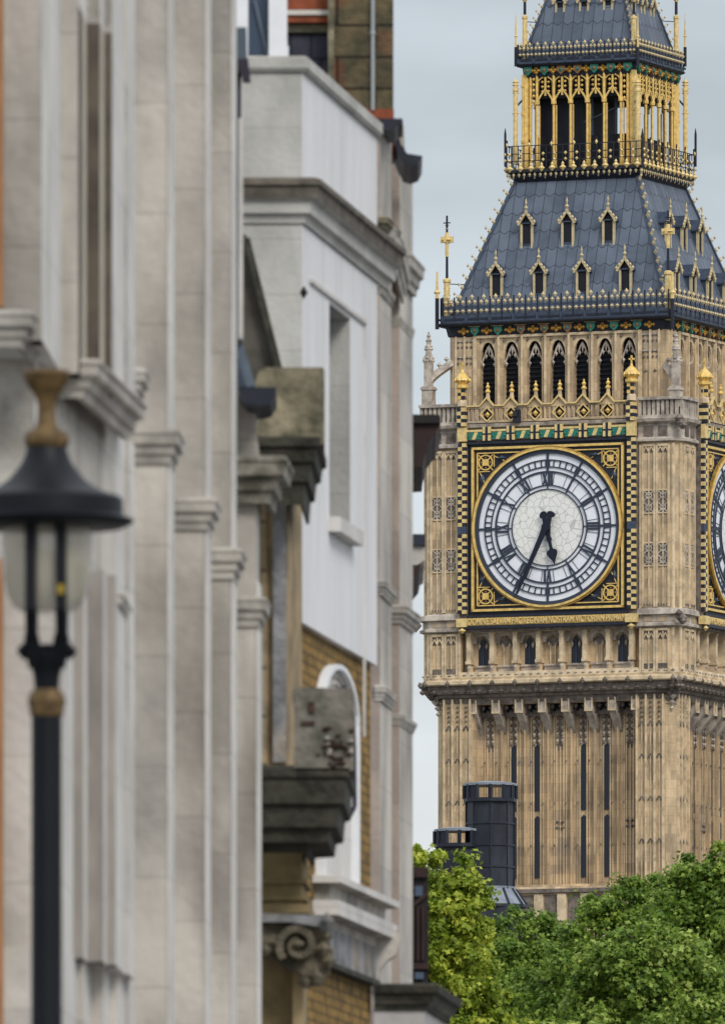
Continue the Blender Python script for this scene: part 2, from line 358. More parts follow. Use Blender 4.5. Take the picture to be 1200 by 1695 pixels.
for k in VIS:
    b = MB(face(k)); AI = AO-.42
    for i in range(-4, 4):                   # niche piers with canopies
        u = (i+.5)*bay
        b.box(u-.10, u+.10, -AO-.06, -AI+.01, zy(1093, AO), zy(1040, AO), 0)
        b.box(u-.13, u+.13, -AO-.1, -AI, zy(1048, AO), zy(1041, AO), 0); b.box(u-.13, u+.13, -AO-.12, -AI, zy(1096, AO), zy(1091, AO), 0)
        b.gem(u, -AO-.02, zy(1102, AO), .11, .2, 2); b.box(u-.06, u+.06, -AO-.02, -AI, zy(1118, AO), zy(1096, AO), 0)
    for i in range(-3, 4):
        u = i*bay
        hole_arch(b, u, .62, AI+.16, .2, zy(1062, AO), zy(1049, AO), zy(1042, AO), bay-.2, 1)
        b.box(u-.42, u+.42, -AI-.14, -AI+.01, zy(1101, AO), zy(1098, AO), 1); b.box(u-.42, u+.42, -AI-.06, -AI+.01, zy(1112, AO), zy(1101, AO), 2)
        b.box(u-.46, u+.46, -AI-.2, -AI+.01, zy(1120, AO), zy(1112, AO), 0)
        if i % 2 == 0:
            for q in (-.12, .12): b.box(u+q-.03, u+q+.03, -AI-.08, -AI+.01, zy(1098, AO), zy(1064, AO), 0)
        b.poly([(u-.3,-AI-.03,zy(1067,AO)),(u+.3,-AI-.03,zy(1067,AO)),(u+.3,-AI-.03,zy(1058,AO)),(u,-AI-.03,zy(1050,AO)),(u-.3,-AI-.03,zy(1058,AO))], (0,.03,0), 3)  # dark plate paints the recess shade in the arch head
        for q in (-.18, .18): b.gem(u+q, -AI-.1, zy(1066, AO), .08, .16, 1)
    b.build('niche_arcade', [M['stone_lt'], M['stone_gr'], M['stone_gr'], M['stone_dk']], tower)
    for i in (-3, -1, 1, 3):
        u = i*bay; o = AI+.03
        w = MB(face(k)); w.poly([(u-.24,-o,zy(1098,AO)),(u+.24,-o,zy(1098,AO)),(u+.24,-o,zy(1062,AO)),(u,-o,zy(1052,AO)),(u-.24,-o,zy(1062,AO))], (0,.04,0)); wo = w.build('window', M['glassd'], tower)
        w = MB(face(k)); w.box(u-.02, u+.02, -o-.04, -o, zy(1098,AO), zy(1057,AO)); w.build('mullion', M['ironb'], wo)
    # turret panels: verticals and tracery bands
    for sg in (-1, 1):
        b = MB(face(k)); b.box(sg*4.5-.05, sg*4.5+.05, -AO-.07, -AO+.01, zy(1118, AO), zy(742, AO), 0)
        for u0, u1 in ((4.62, 5.20), (5.32, 5.90)):
            uc = sg*(u0+u1)/2
            for (ya, yb) in ((1010, 742), (1118, 1046)):
                z0, z1 = zy(ya, AO), zy(yb, AO)
                for u in (sg*u0, sg*u1): b.box(u-.05, u+.05, -AO-.09, -AO+.01, z0, z1, 0)
                b.box(uc-.03, uc+.03, -AO-.05, -AO+.01, z0, z1, 0)
                b.box(min(sg*u0, sg*u1), max(sg*u0, sg*u1), -AO-.09, -AO+.01, z1-.08, z1+.03, 0)
            for yy in (836, 923):            # quatrefoil bands
                zc = zy(yy, AO); b.box(uc-.30, uc+.30, -AO-.015, -AO+.01, zc-.52, zc+.52, 1)
                for dz in (-.27, .27):
                    for a in range(4):
                        aa = R(45+90*a); b.bar((uc, -AO-.03, zc+dz), (uc+.38*math.cos(aa), -AO-.03, zc+dz+.38*math.sin(aa)), .05, .04, 2)
                    b.arc(uc, -AO-.03, zc+dz, .12, .165, .03, n=10, m=2)
                b.box(uc-.28, uc+.28, -AO-.06, -AO, zc-.56, zc-.5, 0); b.box(uc-.28, uc+.28, -AO-.06, -AO, zc+.5, zc+.56, 0)
            for yy in (748, 1056):
                zc = zy(yy, AO)
                for q in (-.13, .13):
                    b.box(uc+q-.1, uc+q+.1, -AO-.012, -AO+.01, zc-.2, zc+.15, 1)
                    b.bar((uc+q-.12, -AO-.05, zc-.15), (uc+q, -AO-.05, zc+.08), .05, .05, 0); b.bar((uc+q+.12, -AO-.05, zc-.15), (uc+q, -AO-.05, zc+.08), .05, .05, 0)
            b.box(uc-.28, uc+.28, -AO-.05, -AO+.01, zy(1111, AO), zy(1103, AO), 1)
            for q in range(4): b.gem(uc-.21+.14*q, -AO-.1, zy(1006, AO), .04, .09, 1)
            for (ya, yb) in ((728, 711),): b.box(uc-.22, uc+.22, -6.5, -6.4, zy(ya, AO), zy(yb, AO), 1)
            b.box(uc-.22, uc+.22, -6.5-.02, -6.4, zy(1034, AO), zy(1026, AO), 3)
        b.build('turret_tracery', [M['stone_lt'], M['stone_dk'], M['stone_gr'], M['stone']], tower)
for sx, sy in ((1,-1), (-1,-1), (1,1)):      # the angle shafts and gargoyles on the corners
    b = MB()
    for q in (-.13, .13):
        b.lathe(sx*6.2+q, sy*6.2+(q if sx*sy < 0 else -q), [(.09, za0), (.09, zy(740, AO))], 8, 0)
    for yy in (708, 1030): b.gem(sx*6.6, sy*6.6, zy(yy, AO), .3, .32, 1); b.gem(sx*6.75, sy*6.75, zy(yy+5, AO), .2, .2, 1); b.gem(sx*6.5, sy*6.7, zy(yy-8, AO), .2, .2, 1)
    b.build('angle_shaft', [M['stone_lt'], M['stone_dk']], tower)
# --- clock bays
CO = 6.8; DZ = zy(873, 6.64, 907); DR = 3.45
def stroke(b, a, t, r0, r1, off0, off1, w, y, m=0):   # stroke in the dial plane: a clockwise from 12, offsets tangential
    s_, c_ = math.sin(a), math.cos(a)
    p = lambda r, o: (r*s_+o*c_, y, DZ+r*c_-o*s_)
    b.bar(p(r0, off0), p(r1, off1), w, t, m)
NUM = {1:'I',2:'II',3:'III',4:'IV',5:'V',6:'VI',7:'VII',8:'VIII',9:'IX',10:'X',11:'XI',12:'XII'}
for k in VIS:
    s = MB(face(k)); z0, z1 = zy(1019, CO), zy(727, CO)
    s.box(-4.0, 4.0, -6.62, -6.3, z0, z1, 0)                    # backing and black border
    s.box(-4.02, 4.02, -6.78, -6.62, z1-.12, z1, 0); s.box(-4.02, 4.02, -6.78, -6.62, z0, z0+.12, 0)
    s.box(-4.4, -4.0, -6.7, -6.3, z0-.3, zy(706, CO), 1); s.box(4.0, 4.4, -6.7, -6.3, z0-.3, zy(706, CO), 1)
    s.box(-4.4, 4.4, -6.72, -6.3, zy(1042, CO), z0-.003, 1)
    s.build('clock_surround', [M['iron'], M['stone_dk']], tower)
    d = MB(face(k))
    pts = [(DR*math.cos(2*PI*i/96), -6.66, DZ+DR*math.sin(2*PI*i/96)) for i in range(96)]
    d.poly(pts, (0, .03, 0), 0)
    pts = [(1.78*math.cos(2*PI*i/64), -6.664, DZ+1.78*math.sin(2*PI*i/64)) for i in range(64)]
    d.poly(pts, (0, .002, 0), 1)
    dial = d.build('clock_dial', [M['opal'], M['opalc']], tower)
    g = MB(face(k)); y = -6.675
    for r, w in ((3.12,.05), (2.80,.05), (2.57,.085), (1.95,.05), (1.77,.045)): g.arc(0, y, DZ, r-w/2, r+w/2, .05, n=96)
    g.arc(0, y, DZ, 3.42, 3.62, .08, n=96)
    for i in range(60):
        a = 2*PI*i/60
        if i % 5: stroke(g, a, .04, 2.8, 3.12, 0, 0, .05, y-.02)
        else:
            stroke(g, a, .05, 2.56, 3.45, 0, 0, .10, y-.02); stroke(g, a, .04, 1.76, 1.96, 0, 0, .05, y-.02)
            for q in (-.09, .09): stroke(g, a, .04, 2.78, 3.14, q, q, .05, y-.02)
    for i in range(24): stroke(g, 2*PI*(i+.5)/24, .02, 1.95, 2.56, 0, 0, .018, y-.01)
    g.build('dial_ironwork', M['dialblk'], dial)
    for n_, txt in NUM.items():
        g = MB(face(k)); a = 2*PI*n_/12; wd = {'I':.13,'V':.27,'X':.27}; tot = sum(wd[c] for c in txt); x = -tot/2
        for c in txt:
            xm = x+wd[c]/2; x += wd[c]
            if c == 'I': stroke(g, a, .04, 1.97, 2.56, xm, xm, .095, y-.03)
            elif c == 'V': stroke(g, a, .04, 1.98, 2.54, xm, xm-.09, .09, y-.03); stroke(g, a, .035, 1.98, 2.54, xm, xm+.09, .05, y-.03)
            else: stroke(g, a, .04, 1.98, 2.54, xm+.09, xm-.09, .095, y-.03); stroke(g, a, .035, 1.98, 2.54, xm-.09, xm+.09, .05, y-.03)
        g.build('numeral', M['dialblk'], dial)
    # hands: 5.34
    h = MB(face(k)); am = R(34.2*6); ah = R(166.5)
    def shape(b, ang, prof, y, t):
        s_, c_ = math.sin(ang), math.cos(ang)
        pts = [(r*s_+o*c_, y, DZ+r*c_-o*s_) for r, o in prof+[(r, -o) for r, o in reversed(prof)]]
        b.poly(pts, (0, -t, 0))
    shape(h, am, [(-.78,.04),(-.74,.16),(-.66,.21),(-.58,.17),(-.52,.10),(-.35,.13),(-.2,.17),(0,.19),(.2,.15),(.6,.125),(2.0,.10),(3.3,.055),(3.42,.02)], -6.93, .05)
    h.build('minute_hand', M['hand'], dial)
    h = MB(face(k))
    shape(h, ah, [(-.75,.03),(-.72,.12),(-.6,.2),(-.5,.2),(-.42,.1),(-.2,.12),(0,.2),(.2,.16),(.45,.1),(.6,.14),(.7,.08),(1.0,.07),(1.06,.1),(1.12,.24),(1.25,.27),(1.4,.2),(1.55,.1),(1.65,.05),(1.78,.02)], -6.84, .05)
    pts = [(.2*math.cos(2*PI*i/16), -6.99, DZ+.2*math.sin(2*PI*i/16)) for i in range(16)]; h.poly(pts, (0,.2,0))
    h.build('hour_hand', M['hand'], dial)
    # gilt frame and spandrels
    g = MB(face(k)); g.arc(0, -6.66, DZ, 3.60, 3.70, .20, n=96, m=0); g.arc(0, -6.66, DZ, 3.70, 3.78, .14, n=96, m=1)
    for h_, w in ((3.72,.11), (3.50,.05)):
        yo = -6.76 if h_ > 3.6 else -6.72
        g.box(-h_-w/2, h_+w/2, yo, -6.62, DZ+h_-w/2+.03, DZ+h_+w/2+.03, 0); g.box(-h_-w/2, h_+w/2, yo, -6.62, DZ-h_-w/2-.03, DZ-h_+w/2-.03, 0)
        g.box(-h_-w/2, -h_+w/2, yo, -6.62, DZ-h_-w/2-.028, DZ+h_+w/2+.028, 0); g.box(h_-w/2, h_+w/2, yo, -6.62, DZ-h_-w/2-.028, DZ+h_+w/2+.028, 0)
    for sx in (-1, 1):
        for sz in (-1, 1):
            cx, cz = sx*3.10, DZ+sz*3.10
            g.arc(cx, -6.62, cz, .31, .37, .06, n=20, m=0); g.box(cx-.15, cx+.15, -6.7, -6.62, cz-.15, cz+.15, 0)
            for a in range(8): g.gem(cx+.23*math.cos(a*PI/4), -6.64, cz+.23*math.sin(a*PI/4), .05, .05, 1)
            for a in range(4): aa = R(45+90*a); g.bar((cx+.16*math.cos(aa), -6.65, cz+.16*math.sin(aa)), (cx+.52*math.cos(aa), -6.65, cz+.52*math.sin(aa)), .04, .04, 0)
            g.box(cx-sx*.42-.02, cx-sx*.42+.02, -6.67, -6.62, min(cz+sz*.4, cz-sz*.2), max(cz+sz*.4, cz-sz*.2), 0)
            g.box(min(cx+sx*.4, cx-sx*.2), max(cx+sx*.4, cx-sx*.2), -6.67, -6.62, cz-sz*.42-.02, cz-sz*.42+.02, 0)
            for t in (0, 1):                 # dark shields with gilt edging in the narrow ends
                px_, pz_ = (cx-sx*.78, cz+sz*.18) if t == 0 else (cx+sx*.18, cz-sz*.78)
                g.gem(px_, -6.63, pz_, .26 if t == 0 else .14, .14 if t == 0 else .26, 2)
                dx_, dz_ = (sx*-.95, sz*.05) if t == 0 else (sx*.05, sz*-.95)
                g.bar((cx-sx*.42*(1-t)+sx*.3*t, -6.65, cz+sz*.3*(1-t)-sz*.42*t), (cx+dx_, -6.65, cz+dz_), .035, .04, 0)
    g.build('gilt_frame', [M['gold'], M['gold_dk'], M['ironb']], dial)
    # chequered gilt pillars
    for sg in (-1, 1):
        g = MB(face(k)); uc = sg*4.20; q = .172; zlo, zhi = zy(1012, CO), zy(729, CO)
        n_ = int((zhi-zlo)/q); q = (zhi-zlo)/n_
        for i in range(n_):
            for j in (0, 1):
                mid = abs(i-n_/2+1) < 1.1
                g.box(uc-.2+.2*j, uc+.2*j, -6.86-(.012 if (i+j) % 2 else 0), -6.7, zlo+i*q, zlo+(i+1)*q, 2 if mid else (i+j) % 2)
        zlo2, zhi2 = zy(701, CO), zy(672, CO); g.box(uc-.22, uc+.22, -6.9, -6.7, zy(726, CO), zy(703, CO), 1)
        for i in range(5):
            for j in (0, 1): g.box(uc-.2+.2*j, uc+.2*j, -7.0, -6.6, zlo2+i*.17, zlo2+(i+1)*.17, (i+j) % 2)
        g.box(uc-.26, uc+.26, -6.95, -6.6, zy(1034, CO), zy(1020, CO), 1); g.gem(uc, -6.85, zy(1040, CO), .2, .15, 1)
        pl = g.build('chequered_pillar', [M['iron'], M['gold_pale'], M['ironb']], tower)
        g = MB(face(k)); zt = zy(668, CO)
        g.lathe(uc, -6.8, [(.24, zt), (.22, zt+.25), (.17, zt+.3), (.17, zt+.85)], 8, 2)
        for i in range(3):
            for j in (0, 1): g.box(uc-.16+.16*j, uc+.16*j, -6.99, -6.7, zt+.32+i*.16, zt+.48+i*.16, 3 if (i+j) % 2 else 0)
        g.lathe(uc, -6.8, [(.2, zt+.8), (.3, zt+.86), (.3, zt+.98), (.2, zt+1.02), (.38, zt+1.2), (.36, zt+1.3), (.2, zt+1.5), (.08, zt+1.6), (.05, zt+1.7)], 10, 0)
        for a in range(8): g.gem(uc+.36*math.cos(a*PI/4), -6.8+.36*math.sin(a*PI/4), zt+1.2, .08, .12, 0)
        g.cb(uc, -6.8, zt+1.88, .07, .07, .4, 0); g.cb(uc, -6.8, zt+1.92, .26, .07, .08, 0)
        g.build('crown_finial', [M['gold'], M['gold_dk'], M['stone_lt'], M['iron']], pl)
    # inscription band
    g = MB(face(k)); g.box(-3.98, 3.98, -6.80, -6.72, zy(1032, CO), zy(1019.5, CO), 0); g.box(-4.0, 4.0, -6.9, -6.7, zy(1037.5, CO), zy(1032.5, CO), 1)
    ib = g.build('inscription_band', [mat('gilt_panel', (.58,.38,.11), rough=.5, metal=.15, var=.3, vscale=8), M['iron']], tower)
    cu = bpy.data.curves.new('t', 'FONT'); cu.body = 'DOMINE SALVAM FAC REGINAM NOSTRAM VICTORIAM PRIMAM'; cu.size = .42; cu.extrude = .02; cu.align_x = 'CENTER'; cu.offset = .006
    to = bpy.data.objects.new('t', cu); C.objects.link(to); bpy.context.view_layer.update()
    me = bpy.data.meshes.new_from_object(to.evaluated_get(bpy.context.evaluated_depsgraph_get())); bpy.data.objects.remove(to)
    xs = [v.co.x for v in me.vertices]; sx = 7.8/(max(xs)-min(xs)); zb = zy(1030.7, CO); T = face(k)
    for v in me.vertices: v.co = T(v.co.x*sx, -6.82-v.co.z, zb+v.co.y*1.0)
    me.name = 'gilt_lettering'; me.materials.append(M['gold_pale']); lo = bpy.data.objects.new('gilt_lettering', me); C.objects.link(lo); lo.parent = ib
    # shield band over the dial
    g = MB(face(k)); za, zb = zy(725, CO), zy(707, CO); g.box(-3.98, 3.98, -6.75, -6.6, za, zb, 3)
    g.box(-3.98, 3.98, -6.8, -6.7, zb-.1, zb, 1)
    for i in range(6):
        u = (i-2.5)*1.195
        for q in (-.13, .13): g.box(u+q-.065, u+q+.065, -6.84, -6.72, za-.02, zb+.12, 1)
        g.box(u-.2, u+.2, -6.855, -6.72, (za+zb)/2, (za+zb)/2+.07, 2); g.box(u-.06, u+.06, -6.85, -6.72, za-.02, zb+.12, 2)
    for i in range(7):
        u = (i-3)*1.195
        if abs(u) > 3.7: u *= .985
        w = .36; g.box(u-w, u+w, -6.79, -6.72, za+.05, zb-.12, 0)
        g.poly([(u-.16,-6.8,za+.05),(u+.02,-6.8,za+.05),(u+.16,-6.8,zb-.12),(u-.02,-6.8,zb-.12)], (0,.02,0), 1)
        for q in (-.3, .3): g.gem(u+q, -6.8, (za+zb)/2-.05, .07, .09, 0)
    g.build('shield_band', [M['green'], M['gold_pale'], M['iron'], M['stone_dk']], tower)
# --- gabled parapet over the clock
for k in VIS:
    b = MB(face(k)); PO = 6.75; z0, z1 = zy(696, PO), zy(669, PO)
    gc = [(i-2.5)*1.195 for i in range(6)]
    b.box(-4.0, 4.0, -PO, -PO+.2, z0, z0+.12, 0); b.box(-4.0, 4.0, -PO, -PO+.2, z1-.1, z1-.012, 0)
    for i in range(-3, 4):
        u0 = i*1.195
        for q in (-.33, -.12, .12, .33):
            if abs(u0+q) < 4: b.box(u0+q-.045, u0+q+.045, -PO+.02, -PO+.16, z0+.1, z1-.1, 0)
    for u in gc:
        b.poly([(u-.34,-PO+.01,z1-.05),(u+.34,-PO+.01,z1-.05),(u,-PO+.01,z1+.34)], (0,.18,0), 0)
        b.bar((u-.38,-PO-.04,z1), (u,-PO-.04,z1+.4), .07, .12, 1); b.bar((u+.38,-PO-.04,z1), (u,-PO-.04,z1+.4), .07, .12, 1)
        zc = (z0+z1)/2
        for a, c in ((( -.33,0),(0,.33)), ((0,.33),(.33,0)), ((.33,0),(0,-.33)), ((0,-.33),(-.33,0))): b.bar((u+a[0],-PO-.02,zc+a[1]), (u+c[0],-PO-.02,zc+c[1]), .055, .06, 1)
        b.gem(u, -PO+.04, zc, .15, .15, 2)
        for a, c in ((-.12,.12),(.12,.12),(-.12,-.12),(.12,-.12)): b.gem(u+a*1.9, -PO+.05, zc+c*1.9, .06, .06, 0)
        b.lathe(u, -PO+.08, [(.12, z1+.3), (.08, z1+.62)], 6, 0); b.lathe(u, -PO+.08, [(.05, z1+.6), (.13, z1+.66), (.13, z1+.72), (.05, z1+.8), (.11, z1+.9), (.04, z1+1.0), (.05, z1+1.08), (.01, z1+1.12)], 8, 2)
    prev = -4.0
    for u in gc+[None]:
        e_ = 4.0 if u is None else u-.38
        if e_ > prev: b.box(prev, e_, -PO-.1, -PO+.18, z1-.01, z1+.06, 1)
        prev = None if u is None else u+.38
    b.build('gabled_parapet', [M['stone'], M['gold_pale'], M['gold']], tower)
    for sg in (-1, 1):                       # plain turret parapet with small lancets
        b = MB(face(k))
        a0, a1 = (4.42, 6.45) if sg > 0 else (-6.45, -4.42)
        b.box(a0, a1, -6.6, -6.3, zy(698, 6.6), zy(693, 6.6), 0); b.box(a0, a1, -6.68, -6.3, zy(668, 6.6), zy(663, 6.6), 0)
        for i in range(9):
            u = a0+.1+i*.225; b.box(u-.07, u+.07, -6.58, -6.36, zy(694, 6.6), zy(667, 6.6), 0)
        b.box(a0, a1, -6.45, -6.4, zy(694, 6.6), zy(680, 6.6), 1)
        b.build('turret_parapet', [M['stone_gr'], M['stone_dk']], tower)
b = MB(); b.ring([(6.35, zy(701, 6.5)), (6.35, zy(690, 6.5)), (5.2, zy(690, 6.5))], .4); b.build('walkway', M['stone_gr'], tower)
b = MB(); b.T = face(0)
b.box(-1.62, -1.30, -6.98, -6.76, zy(698, 6.8), zy(678, 6.8)); b.box(-1.56, -1.38, -7.1, -6.9, zy(688, 6.8), zy(680, 6.8)); b.gem(-1.4, -6.9, zy(677, 6.8), .16, .22)
b.build('floodlight', M['iron'], tower)
# --- stone pinnacles with flying buttresses
for sx, sy in ((-1,-1), (1,-1), (1,1), (-1,1)):
    b = MB(); x, y = sx*6.15, sy*6.15; z0 = zy(700, 6.2); zz = lambda yy: tz(yy, x if sy < 0 else 0, 6.15)
    z1 = zz(590); b.box(x-.25, x+.25, y-.25, y+.25, z0, zz(640), 0); b.box(x-.3, x+.3, y-.3, y+.3, zz(646), zz(642), 0)
    b.box(x-.17, x+.17, y-.17, y+.17, zz(640), zz(596), 0)
    for yy, r in ((602,.2),(598,.24),(593,.24),(588,.16),(578,.2),(574,.17),(568,.11),(564,.14),(559,.08),(556,.1),(551,.05)): b.gem(x, y, zz(yy), r*1.25, r*1.2, 0)
    b.lathe(x, y, [(.2, zz(600)), (.13, zz(575)), (.02, zz(549))], 6, 0)
    for a in range(4): b.gem(x+.2*math.cos(R(45+90*a)), y+.2*math.sin(R(45+90*a)), zz(597), .12, .22, 0)
    # curved flyer to the belfry corner
    P0 = Vector((x, y, zz(634))); P1 = Vector((sx*5.3, sy*5.3, zz(600)))
    prev = None
    for i in range(9):
        t = i/8; p = P0.lerp(P1, t); p.z = P0.z+(P1.z-P0.z)*(t**.75)
        if prev is not None: b.bar(prev, p, .3, .3, 0)
        prev = p
    for t in (.45, .75): p = P0.lerp(P1, t); b.gem(p.x, p.y, p.z+.42, .14, .14, 0)
    b.build('pinnacle', [M['stone_gr']], tower)
# --- belfry
BO = 5.46; bp = 1.165; z0, z1 = zy(700, BO, 925), zy(551, BO, 925); zs, za = zy(597, BO, 925), zy(562, BO, 925)
b = MB(); b.ring([(BO-.75, z0), (BO-.75, z1)], .2); b.build('belfry_core', M['void'], tower)
for sx in (-1, 1):
    for sy in (-1, 1):
        b = MB(); a0, a1 = 4.08, BO-.38; so_ = lambda s, p, q: (min(s*p, s*q), max(s*p, s*q))
        b.box(*so_(sx, a0, a1), *so_(sy, BO-.9, BO), z0, z1); b.box(*so_(sx, BO-.9, BO), *so_(sy, a0, a1), z0, z1)
        b.lathe(sx*(BO-.38), sy*(BO-.38), [(.4, z0), (.4, z1)], 8, 0, PI/8)
        b.build('belfry_corner_pier', M['stone'], tower)
for k in VIS:
    b = MB(face(k))
    for i in range(-4, 4):
        u = (i+.5)*bp; b.box(u-.20, u+.20, -BO, -BO+.7, z0, z1, 0); b.box(u-.05, u+.05, -BO-.1, -BO+.01, z0, z1, 1)
    for i in range(-3, 4):
        u = i*bp
        hole_arch(b, u, .76, BO-.06, .12, zs, za, z1-.01, .78, 1)
        for sg in (-1, 1):                   # ogee tracery with cusps
            prev = None
            for j in range(7):
                t = j/6; p = (u+sg*.38*(1-t)**.7, -BO+.22, zs+.05+(za-zs-.2)*(t**1.6))
                if prev: b.bar(prev, p, .07, .08, 2)
                prev = p
            b.gem(u+sg*.3, -BO+.2, zs-.05, .1, .13, 2); b.gem(u+sg*.14, -BO+.2, zs+.35, .08, .12, 2)
            b.gem(u+sg*.34, -BO+.0, z1-.25, .08, .1, 3)
        b.gem(u, -BO+.2, za-.35, .06, .3, 2)
    b.box(-4.1, 4.1, -BO-.08, -BO+.3, z1-.12, z1, 1)
    for sg in (-1, 1):
        for a in (4.15, 4.62, 5.05):
            b.box(sg*a-.05, sg*a+.05, -BO-.07, -BO+.01, z0, z1, 1)
        for a in (4.4, 4.84):
            for r in range(2):
                for q in (-.1, .1):
                    b.gem(sg*a+q, -BO-.03, z1-.45-.75*r+.2, .07, .1, 3); b.gem(sg*a+q, -BO-.03, z1-.7-.75*r+.2, .07, .1, 3)
                b.box(sg*a-.2, sg*a+.2, -BO-.05, -BO, z1-.25-.75*r, z1-.19-.75*r, 2)
            b.gem(sg*a, -BO-.03, zy(620, BO), .09, .1, 3); b.box(sg*a-.02, sg*a+.02, -BO-.04, -BO, z0, z1-1.6, 1)
    b.build('belfry_arcade', [M['stone'], M['stone_lt'], M['stone_gr'], M['stone_dk']], tower)
    for i in range(-3, 4):
        u = i*bp; w = MB(face(k)); o = BO-.45
        w.box(u-.36, u+.36, -o, -o+.04, z0, za-.1)
        for j in range(18): w.box(u-.35, u+.35, -o-.12, -o-.02, z0+.2+j*.22, z0+.24+j*.22)
        w.build('louvred_opening', M['void'], tower)
# --- eaves frieze, roof railing
EO = 5.75; ez = lambda y, o=EO: zy(y, o, 920)
b = MB()
b.ring([(5.42, ez(553)), (5.5, ez(550)), (5.55, ez(549)), (5.62, ez(536)), (5.85, ez(534)), (5.95, ez(531)), (5.95, ez(529)), (5.6, ez(527))], .3, 0)
b.build('eaves_gutter', M['iron'], tower)
def frieze(name, T, half, o, z0, z1, n, pitch, cols, shields, parent):
    b = MB(T); h = z1-z0
    b.box(-half, half, -o-.03, -o+.1, z1, z1+.06, 4)
    for i in range(n):
        u = (i-(n-1)/2)*pitch; zc = (z0+z1)/2
        if i in shields:
            c = cols[i % len(cols)]
            b.poly([(u-.2,-o-.1,z1),(u+.2,-o-.1,z1),(u+.2,-o-.1,z0+.15),(u,-o-.1,z0-.05),(u-.2,-o-.1,z0+.15)], (0,.15,0), c)
            b.box(u-.3, u+.3, -o-.16, -o, z1+.02, z1+.09, 3); b.gem(u, -o-.12, zc, .1, .12, 2 if c == 1 else 1)
        v = u+pitch/2
        if v < half:
            for q, w in ((-.2,0),(.2,0),(0,.12),(0,-.1),(.1,.0),(-.1,.0)): b.gem(v+q, -o-.04, zc+w, .1, .09, 0)
    return b.build(name, [M['gold_dk2'], M['green'], M['brown'], M['gold_pale'], M['ironb']], parent)
M['gold_dk2'] = mat('gilded_flowers', (.62,.36,.08), rough=.5, metal=.35, var=.5, vscale=9)
M['brown'] = mat('bronze_enamel', (.25,.13,.06), rough=.5, var=.4, vscale=7)
for k in VIS: frieze('eaves_frieze', face(k), 5.4, 5.6, ez(549), ez(536), 10, 1.155, (1,1,1,2,2,2,1,1), (1,2,3,4,5,6,7,8), tower)
def railing(name, T, half, o, z0, zb, z1, z2, pitch, parent, s=1.0, posts=1):
    """iron parapet: solid lower band z0-zb, dots at z1, trefoils at z2"""
    b = MB(T); n = round(2*half/pitch); p = 2*half/n
    b.box(-half, half, -o, -o+.05, z0, zb, 1); b.box(-half, half, -o-.04, -o+.08, z0-.03, z0+.05, 1)
    b.box(-half, half, -o, -o+.04, z1+.13*s, z1+.25*s, 1)
    for i in range(n+1):
        u = -half+i*p; b.box(u-.025, u+.025, -o-.03, -o+.04, z0, z2+.12*s, 0)
        if i % 2 == 0: b.box(u-.045, u+.045, -o-.07, -o+.05, z0, zb, 1)
        if i < n:
            if i % 2 == 0: b.box(u+.12, u+p*2-.12, -o-.02, -o, z0+.1, z0+.2, 0)
            for q in (.27, .73): b.gem(u+p*q, -o-.03, z1, .115*s, .10*s, 2); b.gem(u+p*q, -o-.03, z2-.13*s, .105*s, .12*s, 2)
            b.gem(u+p*.5, -o-.03, z2+.10*s, .11*s, .15*s, 2)
            b.box(u+p*.5-.02, u+p*.5+.02, -o, -o+.03, zb, z2, 1)
    return b.build(name, [M['iron'], M['ironb'], M['cream']], parent)
for k in (0, 1, 3): railing('roof_railing', face(k), 5.62, 5.75, ez(528), ez(516), ez(509.5), ez(490), .585, tower)
# --- lower roof
zr0, zr1 = ez(530), tz(297, -3.06, 3.06); rr0, rr1 = 5.5, 3.02
def roof(name, prof, parent):
    me = bpy.data.meshes.new(name); v = []; f = []; uvs = []
    for k in range(4):
        T = face(k); h = 0
        for j in range(len(prof)-1):
            (o0, z0), (o1, z1) = prof[j], prof[j+1]; b0 = len(v); sl_ = math.hypot(o0-o1, z1-z0)
            v += [T(-o0,-o0,z0), T(o0,-o0,z0), T(o1,-o1,z1), T(-o1,-o1,z1)]; f.append((b0,b0+1,b0+2,b0+3))
            uvs += [(-o0+.25, h), (o0+.25, h), (o1+.25, h+sl_), (-o1+.25, h+sl_)]; h += sl_
    me.from_pydata(v, [], f); lay = me.uv_layers.new(name='UVMap')
    for i, q in enumerate(uvs): lay.data[i].uv = q
    me.materials.append(M['roof']); me.update(); o = bpy.data.objects.new(name, me); C.objects.link(o); o.parent = parent; return o
zrm = tz(487, -4.97, 4.97)
roof('iron_roof', [(rr0, zr0), (4.97, zrm), (rr1, zr1)], tower)
def ro(z): return 4.97+(rr1-4.97)*(z-zrm)/(zr1-zrm)
def crest(name, pts, parent, n, s=1):        # gilt crockets up a hip
    b = MB(); P, Q = Vector(pts[0]), Vector(pts[1]); b.bar(P, Q, .14*s, .14*s, 1)
    d = Vector((P.x, P.y, 0)).normalized()
    for i in range(n):
        c = P.lerp(Q, (i+.5)/n)+d*.14*s; b.gem(c.x, c.y, c.z, .10*s, .14*s, 0); c = c+d*.16*s+Vector((0,0,.14*s)); b.gem(c.x, c.y, c.z, .075*s, .10*s, 0)
    return b.build(name, [M['cream'], M['ironb']], parent)
for sx, sy in ((1,-1), (-1,-1), (1,1)):
    crest('hip_crest', [(sx*5.42, sy*5.42, zr0+.2), (sx*rr1, sy*rr1, zr1)], tower, 15)
